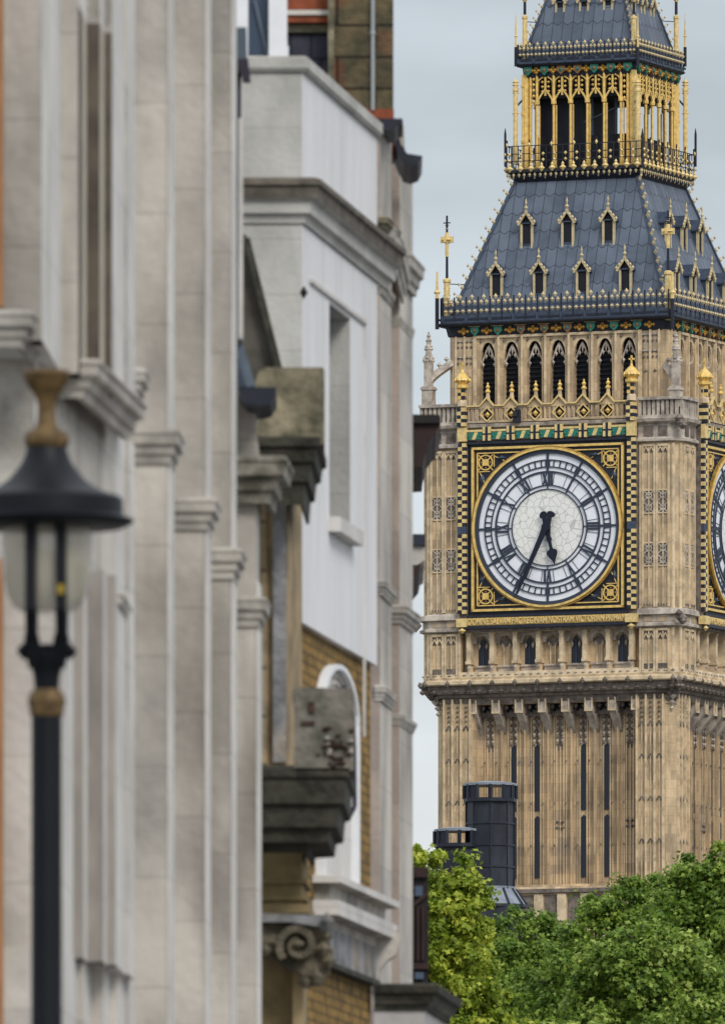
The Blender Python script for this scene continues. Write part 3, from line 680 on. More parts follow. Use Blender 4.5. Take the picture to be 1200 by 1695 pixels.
def dormer(T, u, zb, zt, o, w=.31, parent=None, s=1):
    """zb foot, zt top of opening; o = how far out the front stands"""
    b = MB(T); gz = zt+.42*s
    b.box(u-w, u-w+.10, -o-.0, -o+.12, zb-.12, zt, 0); b.box(u+w-.10, u+w, -o, -o+.12, zb-.12, zt, 0)
    b.box(u-w+.1, u+w-.1, -o+.03, -o+.12, zb-.12, zb+.12, 1)
    b.box(u-w+.02, u-w+.08, -o+.1, -o+1.2, zb, zt, 1); b.box(u+w-.08, u+w-.02, -o+.1, -o+1.2, zb, zt, 1)
    for sg in (-1, 1):
        b.poly([(u, -o-.02, gz), (u+sg*(w+.06), -o-.02, zt-.05), (u+sg*(w+.06), -o-.02, zt+.03), (u, -o-.02, gz+.1)], (0, 1.5, 0), 1)
        b.bar((u+sg*(w+.08), -o-.06, zt-.08), (u, -o-.06, gz+.08), .09, .09, 0)
        for t in (.0, .33, .66): b.gem(u+sg*(w+.10)*(1-t), -o-.08, zt+.06+(gz-zt)*t, .085*s, .12*s, 0)
    b.box(u-.06, u+.06, -o-.09, -o-.0, gz, gz+.18, 0); b.gem(u, -o-.06, gz+.3, .11*s, .13*s, 0); b.gem(u, -o-.06, gz+.55, .055*s, .2*s, 0)
    b.box(u-w+.08, u+w-.08, -o-.03, -o+.05, zt-.02, zt+.04, 1)
    d = b.build('dormer', [M['cream'], M['ironb']], parent)
    g = MB(T); g.poly([(u-w+.1,-o+.06,zb+.1),(u+w-.1,-o+.06,zb+.1),(u+w-.1,-o+.06,zt),(u,-o+.06,gz-.05),(u-w+.1,-o+.06,zt)], (0,.03,0)); g.build('opening', M['void'], d)
zl = [tz(488, 0, ro(zr0+1)), tz(450, 0, 5.0)]; zu = [tz(405, 0, 4.2), tz(367, 0, 4.2)]
for k in VIS:
    for i in range(4): dormer(face(k), (i-1.5)*2.14, zl[0], zl[1], ro(zl[0])+.03, parent=tower)
    for i in range(3): dormer(face(k), (i-1)*2.04, zu[0], zu[1], ro(zu[0])+.03, parent=tower)
# tall corner posts of the roof
def corner_post(sx, sy, o, yt, yg, yo, name='corner_finial'):
    b = MB(); x, y = sx*o, sy*o; zz = lambda q: tz(q, x, -y if sy < 0 else 0)
    zf = lambda q: tz(q, sx*o, o) if sy < 0 else tz(q, 0, 0)
    b.lathe(x, y, [(.15, zf(530)), (.15, zf(yg+6)), (.2, zf(yg+4)), (.2, zf(yg)), (.12, zf(yg-2))], 8, 0)
    for q in (0, 6, 12): b.gem(x, y, zf(yg+14+q*2), .2, .12, 0)
    b.lathe(x, y, [(.07, zf(yg)), (.05, zf(yt))], 6, 1)
    b.gem(x, y, zf(yo), .34, .14, 0); b.cb(x, y, zf(yo), .62, .10, .28, 0); b.cb(x, y, zf(yo), .10, .62, .28, 0); b.lathe(x, y, [(.09, zf(yo+28)), (.09, zf(yo-12))], 6, 0)
    b.cb(x, y, zf(yt+12), .34, .05, .05, 1); b.gem(x, y, zf(yt+16), .09, .12, 1); b.gem(x, y, zf(yo-18), .09, .1, 2)
    b.bar((x, y, zf(yg+7)), (x*.87, y*.87, zf(yg+7)), .04, .04, 1)
    return b.build(name, [M['gold_pale'], M['iron'], M['cream']], tower)
corner_post(-1, -1, 5.5, 357, 463, 397); corner_post(1, -1, 5.5, 348, 450, 383)
for sx, sy, q in ((-1,-1,0), (1,-1,0), (1,1,0)):
    b = MB(); x, y = sx*5.85, sy*5.85; zf = lambda q: tz(q, sx*5.85, 5.85) if sy < 0 else tz(q, 5.85, -5.85)
    b.lathe(x, y, [(.1, zf(545)), (.1, zf(494))], 6, 1); b.lathe(x, y, [(.09, zf(494)), (.05, zf(450))], 6, 0); b.gem(x, y, zf(484), .18, .2, 0)
    b.build('angle_standard', [M['gold_pale'], M['iron']], tower)
# --- lantern balcony
lz = lambda y, o=3.3: zy(y, o, 955)
b = MB(); b.ring([(3.0, lz(303)), (3.1, lz(296)), (3.28, lz(290)), (3.3, lz(284)), (3.42, lz(282)), (3.42, lz(278)), (3.2, lz(276))], .2)
for k in range(4):
    b.T = face(k)
    for i in range(13):
        u = (i-6)*.53; b.gem(u, -3.47, lz(276), .17, .17, 1); b.gem(u, -3.47, lz(270), .08, .12, 1)
        for q in (-.11, .15): b.gem(u+q, -3.36, lz(286), .075, .12, 2)
        b.gem(u+.1, -3.25, lz(290), .06, .09, 2)
b.T = None; b.build('balcony_floor', [M['iron'], M['gold_pale'], M['cream']], tower)
for k in range(4):
    b = MB(face(k)); o = 3.38
    for yy in (263, 251, 238): b.box(-o, o, -o, -o+.035, lz(yy)-.02, lz(yy)+.02, 0)
    for i in range(25):
        u = (i-12)*.28; b.box(u-.018, u+.018, -o, -o+.035, lz(274), lz(238), 0)
        if i % 2 == 0:
            for yy in (262, 252): b.gem(u+.14, -o-.02, lz(yy), .085, .09, 1)
        if i % 4 == 0: b.gem(u, -o-.02, lz(236), .08, .12, 1); b.box(u-.03, u+.03, -o, -o+.05, lz(238), lz(228), 0)
    b.build('balcony_railing', [M['iron'], M['gold_pale']], tower)
for sx, sy in ((-1,-1), (1,-1), (1,1), (-1,1)):
    b = MB(); x, y = sx*3.42, sy*3.42; zf = (lambda q: tz(q, x, 3.42)) if sy < 0 else (lambda q: tz(q, 3.42, -3.42))
    b.lathe(x, y, [(.06, zf(276)), (.06, zf(222)), (.01, zf(212))], 6)
    b.build('balcony_standard', M['iron'], tower)
# --- lantern
LO = 2.75; zl0, zl1 = lz(276, LO), lz(120, LO); zsp = lz(172, LO); zap = lz(158, LO)
b = MB(); b.box(-2.3, -.1, -2.0, 2.2, zl0, zl1, 0); b.box(-2.3, 2.3, -2.2, 2.2, zl0, lz(222, LO), 0); b.box(-2.4, 2.4, -2.4, 2.4, lz(160, LO), zl1, 0)
for q in (.3, .9, 1.5, 2.1): b.box(q-.05, q+.05, -1.9, -1.8, zl0, zl1, 1)
b.bar((-.1, -1.95, lz(200, LO)), (2.2, -1.95, lz(168, LO)), .06, .05, 1)
b.build('lamp_housing', [M['void'], M['ironb']], tower)
for k in range(4):
    b = MB(face(k)); cp = .838
    for i in range(6):
        u = (i-2.5)*cp; b.lathe(u, -LO, [(.10, zl0), (.10, zl0+.3), (.062, zl0+.35), (.062, zsp), (.13, zsp+.05), (.13, zsp+.2), (.075, zsp+.25), (.075, zl1)], 8, 0)
        b.box(u+.09, u+.13, -LO-.0, -LO+.12, zl0, zsp, 0)
    for u in (-2.42, 2.42): b.lathe(u, -LO, [(.06, zl0), (.06, zl1)], 6, 0)
    for i in range(5):
        u = (i-2)*cp
        for sg in (-1, 1):
            prev = None
            for j in range(6):
                t = j/5; p = (u+sg*.40*(1-t**1.4), -LO-.02, zsp+.1+(zap-zsp+.25)*t)
                if prev: b.bar(prev, p, .075, .07, 0)
                prev = p
            for r in range(4): b.gem(u+sg*.15, -LO-.02, zap+.25+r*.22, .085, .07, 0); b.bar((u+sg*.3, -LO, zl1-.1), (u+sg*.36, -LO, zap+.1), .035, .05, 1)
            b.bar((u+sg*.36, -LO, zl1-.32), (u, -LO, zl1-.02), .05, .06, 0)
        b.box(u-.045, u+.045, -LO-.03, -LO+.03, zap+.05, zl1, 0)
    for sg in (-1, 1):
        for r in range(7): b.gem(sg*2.26, -LO-.02, zap-.2+r*.26, .085, .09, 0)
        b.bar((sg*2.05, -LO, zsp+.3), (sg*2.5, -LO, zsp-.05), .06, .06, 0)
    b.build('lantern_arcade', [M['gold'], M['gold_dk'], M['gold_dk']], tower)
for sx, sy in ((-1,-1), (1,-1), (1,1), (-1,1)):
    b = MB(); b.lathe(sx*2.68, sy*2.68, [(.17, zl0), (.17, zl1)], 8, 0); b.lathe(sx*2.78, sy*2.78, [(.08, zl0), (.08, zl1)], 6, 1)
    b.lathe(sx*2.64, sy*2.46, [(.08, zl0), (.08, zl1)], 6, 0); b.lathe(sx*2.46, sy*2.64, [(.08, zl0), (.08, zl1)], 6, 0)
    for r in (0, 1, 2): b.lathe(sx*2.78, sy*2.78, [(.12, zl0+1.2+r*1.3), (.12, zl0+1.32+r*1.3)], 6, 0)
    b.build('lantern_corner_pier', [M['gold'], M['gold_pale']], tower)
for sx, sy in ((-1,-1), (1,-1), (1,1)):
    b = MB(); x, y = sx*3.05, sy*3.05; zf = (lambda q: tz(q, x, 3.05)) if sy < 0 else (lambda q: tz(q, 3.05, -3.05)-.0)
    dy = 0 if sy < 0 else 0
    b.lathe(x, y, [(.12, zf(272)), (.12, zf(152)), (.15, zf(151)), (.15, zf(148)), (.10, zf(146)), (.10, zf(138)), (.01, zf(128))], 8, 0)
    for q in (188, 154, 147, 141, 136): b.gem(x, y, zf(q), .19, .12, 0)
    b.bar((x, y, zf(178)), (x*.9, y*.9, zf(162)), .07, .07, 1)
    b.build('gilt_pinnacle', [M['gold_pale'], M['iron']], tower)
# --- upper gallery and spire
uz = lambda y, o=3.0: zy(y, o, 955)
b = MB(); b.ring([(2.8, uz(124)), (2.82, uz(121)), (2.86, uz(108)), (3.05, uz(106)), (3.12, uz(103)), (2.9, uz(101))], .2); b.build('gallery_cornice', M['iron'], tower)
for k in VIS: frieze('gallery_frieze', face(k), 2.8, 2.86, uz(120), uz(107), 7, .83, (1,1,2,2,1,1,1), (0,1,2,3,4,5,6), tower)
for k in (0, 1, 3): railing('gallery_railing', face(k), 2.95, 3.0, uz(101), uz(94), uz(87), uz(73), .40, tower, .8)
zs0 = uz(100, 2.7); zs1 = tz(0, -1.96, 1.96); sl0 = (2.53-1.96)/68
zt_ = zs1+1.96/((2.80-1.96)/(zs1-zs0))
roof('spire', [(2.80, zs0), (1.96, zs1), (.12, zt_-1)], tower)
def so(z): return 2.80+(1.96-2.80)*(z-zs0)/(zs1-zs0)
for sx, sy in ((1,-1), (-1,-1), (1,1)): crest('hip_crest', [(sx*2.8, sy*2.8, zs0+.2), (sx*.15, sy*.15, zt_-1.2)], tower, 26, .8)
for k in VIS:
    for i in range(3):
        za_ = tz(14, 0, 2.2); dormer(face(k), (i-1)*1.2, za_-.1, za_+.35, so(za_)+.03, w=.25, parent=tower, s=.8)
    dormer(face(k), 0, za_+3.2, za_+3.9, so(za_+3.2)+.03, w=.22, parent=tower, s=.8)
b = MB(); b.lathe(0, 0, [(.2, zt_-1.4), (.3, zt_-1), (.35, zt_-.7), (.1, zt_-.4), (.08, zt_+2.5), (.01, zt_+3)], 8); b.gem(0, 0, zt_+.6, .5, .5); b.cb(0, 0, zt_+2, 1.0, .1, .1); b.build('spire_finial', M['gold'], tower)
for sx, sy in ((-1,-1), (1,-1), (1,1)):
    b = MB(); x, y = sx*2.72, sy*2.72; zf = (lambda q: tz(q, x, 2.72)) if sy < 0 else (lambda q: tz(q, 2.72, -2.72))
    b.lathe(x, y, [(.13, zf(100)), (.12, zf(32)), (.15, zf(31)), (.15, zf(27)), (.06, zf(26)), (.06, zf(-40))], 8, 0)
    b.lathe(x, y, [(.075, zf(24)), (.07, zf(3))], 8, 1); b.gem(x, y, zf(0), .14, .16, 0); b.gem(x, y, zf(-30), .3, .2, 0)
    b.bar((x, y, zf(36)), (x*.82, y*.82, zf(36)), .035, .035, 1)
    x, y = sx*3.04, sy*3.04; zf = (lambda q: tz(q, x, 3.04)) if sy < 0 else (lambda q: tz(q, 3.04, -3.04))
    b.lathe(x, y, [(.06, zf(108)), (.055, zf(78)), (.05, zf(50)), (.01, zf(22))], 6, 2); b.gem(x, y, zf(60), .1, .1, 2); b.lathe(x, y, [(.08, zf(110)), (.08, zf(78))], 6, 1)
    b.build('gallery_standard', [M['gold_pale'], M['iron'], M['gold_pale']], tower)
# ------------------------------------------------------------------ ground
def sheet(name, x0, x1, y0, y1, z, m, thick=0):
    b = MB(); b.box(x0, x1, y0, y1, z-max(thick, .05), z) if thick else b.add([(x0,y0,z),(x1,y0,z),(x1,y1,z),(x0,y1,z)], [(0,1,2,3)])
    return tag(b.build(name, m), kind='structure')
M['asphalt'] = mat('asphalt', (.05,.05,.052), var=.3, vscale=3, bump=.3, bscale=40)
M['paving'] = mat('paving_slabs', (.26,.25,.24), var=.3, vscale=1, block=(.9,.6), bvar=.15)
M['grassy'] = mat('ground_surface', (.10,.10,.09), var=.3, vscale=.05)
sheet('ground', -4000, 4000, -3000, 6000, -.02, M['grassy'])
sheet('road', 3.2, 17, -60, 640, -.012, M['asphalt'])
sheet('pavement', -1.6, 3.1, -60, 640, .12, M['paving'], .14)
sheet('kerb', 3.1, 3.25, -60, 640, .135, M['paving'], .15)
sheet('road_marking', 9.9, 10.05, -60, 640, -.006, mat('road_paint', (.7,.7,.68), var=.3))

# ------------------------------------------------------------------ street buildings
M['port'] = mat('portland_stone', (.56,.52,.465), var=.42, vscale=.9, stretch=(1,1,.7), bump=.35, bscale=14, block=(40,.62), bvar=.22, joint=.74, jw=.006, rust=((.20,.175,.15), 1.3, (1.2,1.2,.35), .8))
M['port_d'] = mat('portland_stone_weathered', (.46,.43,.385), var=.45, vscale=3, bump=.4, bscale=14)
M['port_w'] = mat('portland_stone_lit_pale', (.65,.625,.59), var=.2, vscale=1.2, bump=.2, bscale=14, block=(40,.62), bvar=.06, joint=.8, jw=.006)  # pale stone; on street-facing fronts the brighter light is in the colour
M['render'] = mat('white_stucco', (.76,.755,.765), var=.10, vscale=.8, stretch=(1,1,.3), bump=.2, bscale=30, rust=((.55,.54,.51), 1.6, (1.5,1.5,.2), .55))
M['render_g'] = mat('stucco_shaded_return', (.50,.49,.455), var=.25, vscale=1.6, stretch=(1,1,.5), bump=.25, bscale=20, block=(40,.41), joint=.82, jw=.006, bvar=.06)  # greyer copy of the stucco: shade of the return faces put in the colour
M['lichen'] = mat('lichen_stone', (.21,.185,.125), var=.6, vscale=5, bump=.7, bscale=18, col2=(.09,.085,.055), rust=((.42,.36,.24), 3.5, (1,1,1), .8))
M['soot_shade'] = mat('soot_and_shade_stone', (.050,.048,.036), var=.6, vscale=6, bump=.7, bscale=20, col2=(.02,.02,.015))  # sooty, and darker still to carry the shadow under the soffits
M['tan'] = mat('tan_ashlar', (.38,.30,.18), var=.4, vscale=3, bump=.6, bscale=12, block=(.45,.33), joint=.4, jw=.012, bvar=.3, rust=((.25,.26,.27), 1.5, (1,1,.5), .9))
M['ochre'] = mat('ochre_stone', (.27,.205,.10), var=.35, vscale=3, bump=.3, bscale=15)
M['greyst'] = mat('grey_stained_stone', (.27,.27,.28), var=.5, vscale=4, bump=.6, bscale=15, rust=((.38,.28,.15), 2.5, (1,1,.6), .7))
M['brick'] = mat('yellow_stock_brick', (.33,.195,.045), var=.55, vscale=9, bump=.4, bscale=30, block=(.225,.075), joint=.35, jw=.010, bvar=.5)
M['redbrick'] = mat('mossy_red_blocks', (.125,.095,.05), var=.5, vscale=5, bump=.6, bscale=20, col2=(.05,.05,.028), rust=((.22,.07,.035), 2.2, (1,1,1), .9), block=(.6,.252), joint=.2, jw=.012, bvar=.4)
M['red'] = mat('red_tile', (.26,.07,.03), var=.4, vscale=6)
M['slate'] = mat('hung_slates', (.06,.06,.085), var=.4, vscale=5, block=(.16,.19), joint=.3, jw=.008)
M['lead'] = mat('lead_flashing', (.13,.17,.22), rough=.5, var=.3, vscale=3)
M['pipe'] = mat('downpipe_paint', (.035,.03,.05), rough=.5)
M['white'] = mat('white_paint', (.80,.81,.83), rough=.5, var=.08)
M['wglass'] = mat('window_glass', (.05,.075,.12), rough=.15, spec=.6)
M['dwood'] = mat('dark_painted_timber', (.014,.010,.010), rough=.6, var=.4, vscale=6)
M['bronzeb'] = mat('brown_painted_cornice', (.030,.013,.011), rough=.6, var=.3)
M['orange'] = mat('orange_painted_timber', (.38,.19,.085), rough=.6, var=.15)

def ccw_back(pts, back): return pts+[(pts[-1][0]-back, pts[-1][1]), (pts[0][0]-back, pts[0][1])]
def wall(b, pts, z0, z1, back=2.0, m=0):     # solid wall mass behind an open plan line
    if len(pts) == 2 and abs(pts[0][1]-pts[1][1]) < 1e-6: P = pts+[(pts[1][0], pts[1][1]+.28), (pts[0][0], pts[0][1]+.28)]
    elif len(pts) == 2: P = pts+[(pts[1][0]-.3, pts[1][1]+.3), (pts[0][0]-.3, pts[0][1]+.3)]
    else: P = ccw_back(pts, back)
    b.poly([(x, y, z0) for x, y in P], (0, 0, z1-z0), m)
def offs(pts, d):
    out = []
    for i, p in enumerate(pts):
        ns = []
        if i > 0: a = Vector(p)-Vector(pts[i-1]); ns.append(Vector((a.y, -a.x)).normalized())
        if i < len(pts)-1: a = Vector(pts[i+1])-Vector(p); ns.append(Vector((a.y, -a.x)).normalized())
        if len(ns) == 1: v = ns[0]*d
        else: m_ = (ns[0]+ns[1]); v = m_.normalized()*d/max(.3, m_.length/2)
        out.append((p[0]+v.x, p[1]+v.y))
    return out
def mould(b, pts, prof, m=0, ms=None):       # sweep profile [(out, z)...] (bottom to top) along a plan line with mitres
    rows = [offs(pts, d) for d, z in prof]; n = len(pts)
    for j in range(len(prof)-1):
        for i in range(n-1):
            a, c = rows[j], rows[j+1]
            b.add([(*a[i], prof[j][1]), (*a[i+1], prof[j][1]), (*c[i+1], prof[j+1][1]), (*c[i], prof[j+1][1])], [(0,1,2,3)], ms[j] if ms else m)
    for i in (0, n-1):
        q = [(*rows[j][i], prof[j][1]) for j in range(len(prof))]+[(pts[i][0], pts[i][1], prof[-1][1]), (pts[i][0], pts[i][1], prof[0][1])]
        b.add(q, [tuple(range(len(q)))], m)
def P(x, Y): return (X_(x, Y), Y)
def cprof(z1, h, out, base=0):                # classical string course, top z1, height h
    return [(base, z1-h), (base+out*.25, z1-h), (base+out*.30, z1-h*.78), (base+out*.5, z1-h*.72), (base+out*.55, z1-h*.48), (base+out*.85, z1-h*.42), (base+out*.9, z1-h*.16), (base+out, z1-h*.12), (base+out, z1-.01), (base+out*.9, z1), (base-.02, z1+.015)]

# --- A: long pale stone front with pilasters
A = thing('stone_building', 'pale stone classical building with a row of pilasters, behind the street lamp', 'building', (X_(200, 80), 80, 0))
AX, AY = X_(200, 80), 80
def rel(o): o.location = (-AX, -AY, 0); return o
ZT = 16.5
Zk = [80, 84.65, 88.4, 92.4]; xk = [276, 338, 381, 423]; xl = [205, 270, 330, 375]
b = MB()
back = [(X_(200, 78)-.3, 77.5), (X_(x_:=276, 80)-.38, 80.9), (X_(338, 84.65)-.38, 85.5), (X_(381, 88.4)-.38, 89.2), (X_(423, 92.4)-.38, 93.2)]
wall(b, back, 0, ZT, 2.5); rel(b.build('wall', M['port'], A))
for i in range(4):
    x0 = X_(xk[i], Zk[i]); w = .62; d = w*.0326; ZT = 16.5 if i < 3 else Z_(832, 92.4)
    p = [(x0-.36, Zk[i]), (x0, Zk[i]), (x0+d, Zk[i]+w), (x0-.36+d, Zk[i]+w)]
    b = MB(); ztop = Z_({0: -200, 1: -200, 2: -200, 3: -200}[i], Zk[i])
    b.poly([(x, y, 0) for x, y in p], (0, 0, ZT), 0)
    b.poly([(x0+.004, Zk[i]+.03, .5), (x0+.004+d*.9, Zk[i]+w-.03, .5), (x0+.018+d*.9, Zk[i]+w-.03, .5), (x0+.018, Zk[i]+.03, .5)], (0, 0, ZT-1), 1)  # thin paler face carries the street-side light
    o = rel(b.build('pilaster', [M['port'], M['port_w']], A))
    yt = (713, 826, 909, 990)[i]; z1 = Z_(yt, Zk[i]); c = MB()
    mould(c, [(x0-.34, Zk[i]), (x0, Zk[i]), (x0+d, Zk[i]+w)], cprof(z1, .185, .08), 0)
    c2 = c.build('string_course', M['port_d'], o)
ZT = 16.5
# small window heads in the recess beyond
for i, (x, y, Y) in enumerate(((226, 478, 80.6), (287, 600, 85.3))):
    b = MB(); a = X_(x, Y); b.box(a-.3, a+.085, Y, Y+.5, Z_(y+42, Y), Z_(y+30, Y)); b.box(a-.3, a+.02, Y-.02, Y+.5, Z_(y+30, Y), Z_(y, Y)); rel(b.build('window_head', M['port_d'], A))
# near bays: stepped window reveals
def steps(name, segs, Y0, x0, ztop, zbot, mats, VP=1370, back=1.2):
    """segs: ('r',x) return facing us, ('f',x) front along the street"""
    b = MB(); Y = Y0; x = x0; pts = [P(x0, Y0)]
    for kind, xn, *mm in segs:
        if kind == 'r': q = [P(x, Y), P(xn, Y)]
        else:
            Yn = Y*(VP-x)/(VP-xn); q = [P(x, Y), P(xn, Yn)]; Y = Yn
        wall(b, q, zbot, ztop, back, mm[0] if mm else (0 if kind == 'r' else 1)); x = xn
    return rel(b.build(name, mats, A)), Y
stp = [M['port'], M['port_w'], M['port_d']]
zA = Z_(640, 72)
stp3 = stp+[mat('reveal_shade_brown', (.12,.10,.08), var=.4, vscale=4), mat('cream_window_frame', (.50,.45,.36), var=.2)]  # the brown puts the shade of the deep window reveals into the colour
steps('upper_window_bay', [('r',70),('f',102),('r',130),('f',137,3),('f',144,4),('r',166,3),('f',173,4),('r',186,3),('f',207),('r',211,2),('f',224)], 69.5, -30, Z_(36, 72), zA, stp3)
steps('window_head_bay', [('r',70),('f',102),('r',130),('f',137,1),('f',144),('r',166,2),('f',173),('r',186,2),('f',207),('r',211,2),('f',224)], 69.5, -30, ZT, Z_(36, 72), stp)
zB = Z_(1000, 73)
steps('panel_bay', [('r',58,2),('f',100),('r',107,1),('f',190,0),('f',208,1),('r',214,0),('f',223,1)], 70.5, -30, zA, zB, stp, VP=2400)
zC = Z_(1628, 73)
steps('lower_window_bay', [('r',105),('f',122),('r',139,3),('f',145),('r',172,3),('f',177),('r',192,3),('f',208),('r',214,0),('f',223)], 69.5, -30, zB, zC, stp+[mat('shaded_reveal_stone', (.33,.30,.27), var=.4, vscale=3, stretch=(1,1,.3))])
steps('plinth_bay', [('r',105),('f',128),('r',139,0),('f',150),('r',172,0),('f',182),('r',196,0),('f',208),('r',214,0),('f',223)], 69.4, -30, zC, 0, stp)
def sweepA(name, pts, prof, m='port_d', parent=A):
    b = MB(); mould(b, pts, prof, 0); o = b.build(name, M[m], parent); 
    return rel(o) if parent is A else o
# big sill under the upper window, the left sill and the head of the lower window
Ys = 71.6; ZT = 16.5
q = [P(96, Ys), P(128, Ys), P(204, Ys*(2460-128)/(2460-204)), P(150, Ys*(2460-128)/(2460-204))]
sweepA('window_sill', q[:3], cprof(Z_(598, Ys), .185, .13), 'port')
q = [P(-40, 69.3), P(28, 69.3), P(52, 70.2)]; sweepA('window_sill', q, cprof(Z_(517, 69.3), .17, .09), 'port')
q = [P(206, 76.5), P(222, 76.5), P(229, 77.0)]; sweepA('window_sill', q, cprof(Z_(612, 76.5), .15, .07), 'port')
q = [P(142, 71.3), P(178, 71.3), P(192, 72.3)]; sweepA('window_head', q, cprof(Z_(982, 71.3), .13, .085), 'port_d')
b = MB(); 
for y0, y1 in ((-200, 508), (925, 2300)):
    Y = 69.35; b.box(X_(-40, Y), X_(6, Y), Y, Y+.1, max(.3, Z_(y1, Y)), Z_(y0, Y))
    b.box(X_(-40, Y), X_(-4, Y), Y-.04, Y, max(.3, Z_(y1, Y)), Z_(y0, Y))
rel(b.build('orange_window_frame', M['orange'], A))
M['grime'] = mat('grimy_capital_stone', (.27,.25,.21), var=.6, vscale=5, bump=.5, bscale=14, col2=(.09,.085,.065))
# end pilaster with heavy capital
Yp = 92.35
Yc = Yp-.02
sweepA('capital', [P(372, Yp), P(436, Yp), P(446, Yp+.9)], cprof(Z_(757, Yp), .30, .16), 'grime')
b = MB(); Y = 94.6                               # scrolled kneeler over the capital
pr = [(380,757),(428,757),(428,735),(424,715),(414,702),(424,690),(426,676),(412,668),(398,655),(390,640),(380,640)]
b.poly([at(x, y, Y) for x, y in pr], (0, .8, 0)); rel(b.build('kneeler', M['port'], A))
b = MB(); Y = 94.0                               # gutter end and sloped lead
b.poly([at(x, y, Y) for x, y in ((394,641),(457,641),(457,652),(448,668),(430,673),(408,668),(398,655))], (0, 1.0, 0)); rel(b.build('gutter', M['iron'], A))
b = MB(); b.poly([at(x, y, 94.3) for x, y in ((387,545),(392,545),(421,640),(390,640))], (0, .3, 0), 0); b.bar(at(389, 548, 94.2), at(417, 640, 94.2), .05, .06, 1); rel(b.build('lead_valley', [mat('lead_grey', (.20,.24,.30), rough=.5), M['lead']], A))
# rainwater pipe and hopper
b = MB(); Y = 93.6
b.lathe(X_(390, Y), Y, [(.020, Z_(560, Y)), (.020, Z_(120, Y))], 8, 0); b.lathe(X_(391, Y), Y, [(.034, Z_(195, Y)), (.034, Z_(120, Y))], 8, 0)
b.poly([at(x, y, Y-.08) for x, y in ((385,45),(408,45),(409,95),(414,128),(408,134),(402,112),(385,108))], (0, .16, 0), 1)
b.poly([at(x, y, Y-.09) for x, y in ((385,97),(411,97),(415,133),(402,133),(398,112),(385,116))], (0, .16, 0), 0)
rel(b.build('rainwater_pipe', [M['pipe'], M['lead']], A))
b = MB(); Y = 93.9; b.box(X_(393, Y), X_(402, Y), Y, Y+.4, Z_(560, Y), Z_(135, Y)); rel(b.build('white_reveal', M['port_w'], A))

# --- B: weathered stone front with dark sooty cornices
B = thing('weathered_building', 'narrow weathered tan stone building with dark sooty cornices and a scroll bracket', 'building', (X_(460, 97), 97, 0))
BX, BY = X_(460, 97), 97
def relB(o): o.location = (-BX, -BY, 0); return o
b = MB(); Y = 97
wall(b, [P(400, Y), P(441, Y)], 0, Z_(735, Y), 1, 0); wall(b, [P(452, Y-.04), P(474, Y-.04)], Z_(1262, Y), Z_(820, Y), .5, 1)
b.poly([(*p, 0) for p in (P(440, Y+.02), P(476, Y+.02), P(500, Y+1.2), P(440, Y+1.2))], (0, 0, Z_(735, Y)), 2)
relB(b.build('wall', [M['tan'], M['greyst'], mat('tan_column_stone', (.36,.265,.15), var=.5, vscale=3, bump=.4)], B))
b = MB(); b.poly([at(x, y, 95.8) for x, y in ((420,735),(420,640),(428,616),(440,608),(534,608),(537,612),(537,735))], (0, .9, 0)); o = relB(b.build('parapet_block', M['lichen'], B))
sweepB = lambda name, pts, prof, m: relB((lambda b: (mould(b, pts, prof, 0), b.build(name, M[m], B))[1])(MB()))
Y = 95.9; sweepB('upper_cornice', [P(400, Y), P(497, Y), P(507, Y+1.6)], [(0,Z_(836,Y)),(.02,Z_(836,Y)),(.03,Z_(800,Y)),(.06,Z_(798,Y)),(.07,Z_(770,Y)),(.10,Z_(766,Y)),(.11,Z_(745,Y)),(.14,Z_(741,Y)),(.14,Z_(728,Y)),(.12,Z_(725,Y)),(-.02,Z_(724,Y))], 'soot_shade')
b = MB(); Y = 94.9; b.poly([at(x, y, Y) for x, y in ((487,1275),(487,1150),(484,1146),(487,1140),(496,1137),(583,1140),(586,1150),(586,1275))], (0, 1.1, 0)); rnd = random.Random(3)
for i in range(46):                                # exposed broken masonry
    x = rnd.gauss(553, 14); y = rnd.gauss(1238, 15)
    if 522 < x < 582 and 1200 < y < 1268: c = at(x, y, Y-.01); b.gem(c[0], c[1], c[2], rnd.uniform(.012,.03), rnd.uniform(.01,.022), 1 if rnd.random() < .85 else 2)
for x, y, w, h in ((510,1197,22,6),(516,1171,10,18)): c = at(x, y, Y); b.cb(c[0], c[1], c[2], w/250, .04, h/250, 1)
relB(b.build('lower_parapet_block', [mat('broken_stone_face', (.22,.20,.17), var=.5, vscale=5, bump=.8, bscale=14, col2=(.10,.10,.075)), mat('exposed_core', (.07,.04,.03), var=.5, vscale=20), M['port_d']], B))
Y = 95.2; sweepB('lower_cornice', [P(400, Y), P(505, Y), P(515, Y+1.6)], [(0,Z_(1412,Y)),(.02,Z_(1412,Y)),(.03,Z_(1398,Y)),(.16,Z_(1396,Y)),(.17,Z_(1375,Y)),(.22,Z_(1372,Y)),(.23,Z_(1338,Y)),(.27,Z_(1334,Y)),(.275,Z_(1296,Y)),(.30,Z_(1290,Y)),(.30,Z_(1276,Y)),(.28,Z_(1271,Y)),(-.02,Z_(1268,Y))], 'soot_shade')
Y = 96.0; b = MB(); wall(b, [P(400, Y), P(500, Y), P(509, Y+1)], 0, Z_(1405, Y), 1, 0)
for y0, y1, o_ in ((1455,1462,.03),(1483,1490,.03),(1497,1512,.05)): mould(b, [P(400, Y), P(500, Y), P(509, Y+1)], [(0,Z_(y1,Y)),(o_,Z_(y1,Y)),(o_,Z_(y0,Y)),(0,Z_(y0,Y))], 0)
relB(b.build('frieze_wall', M['ochre'], B))
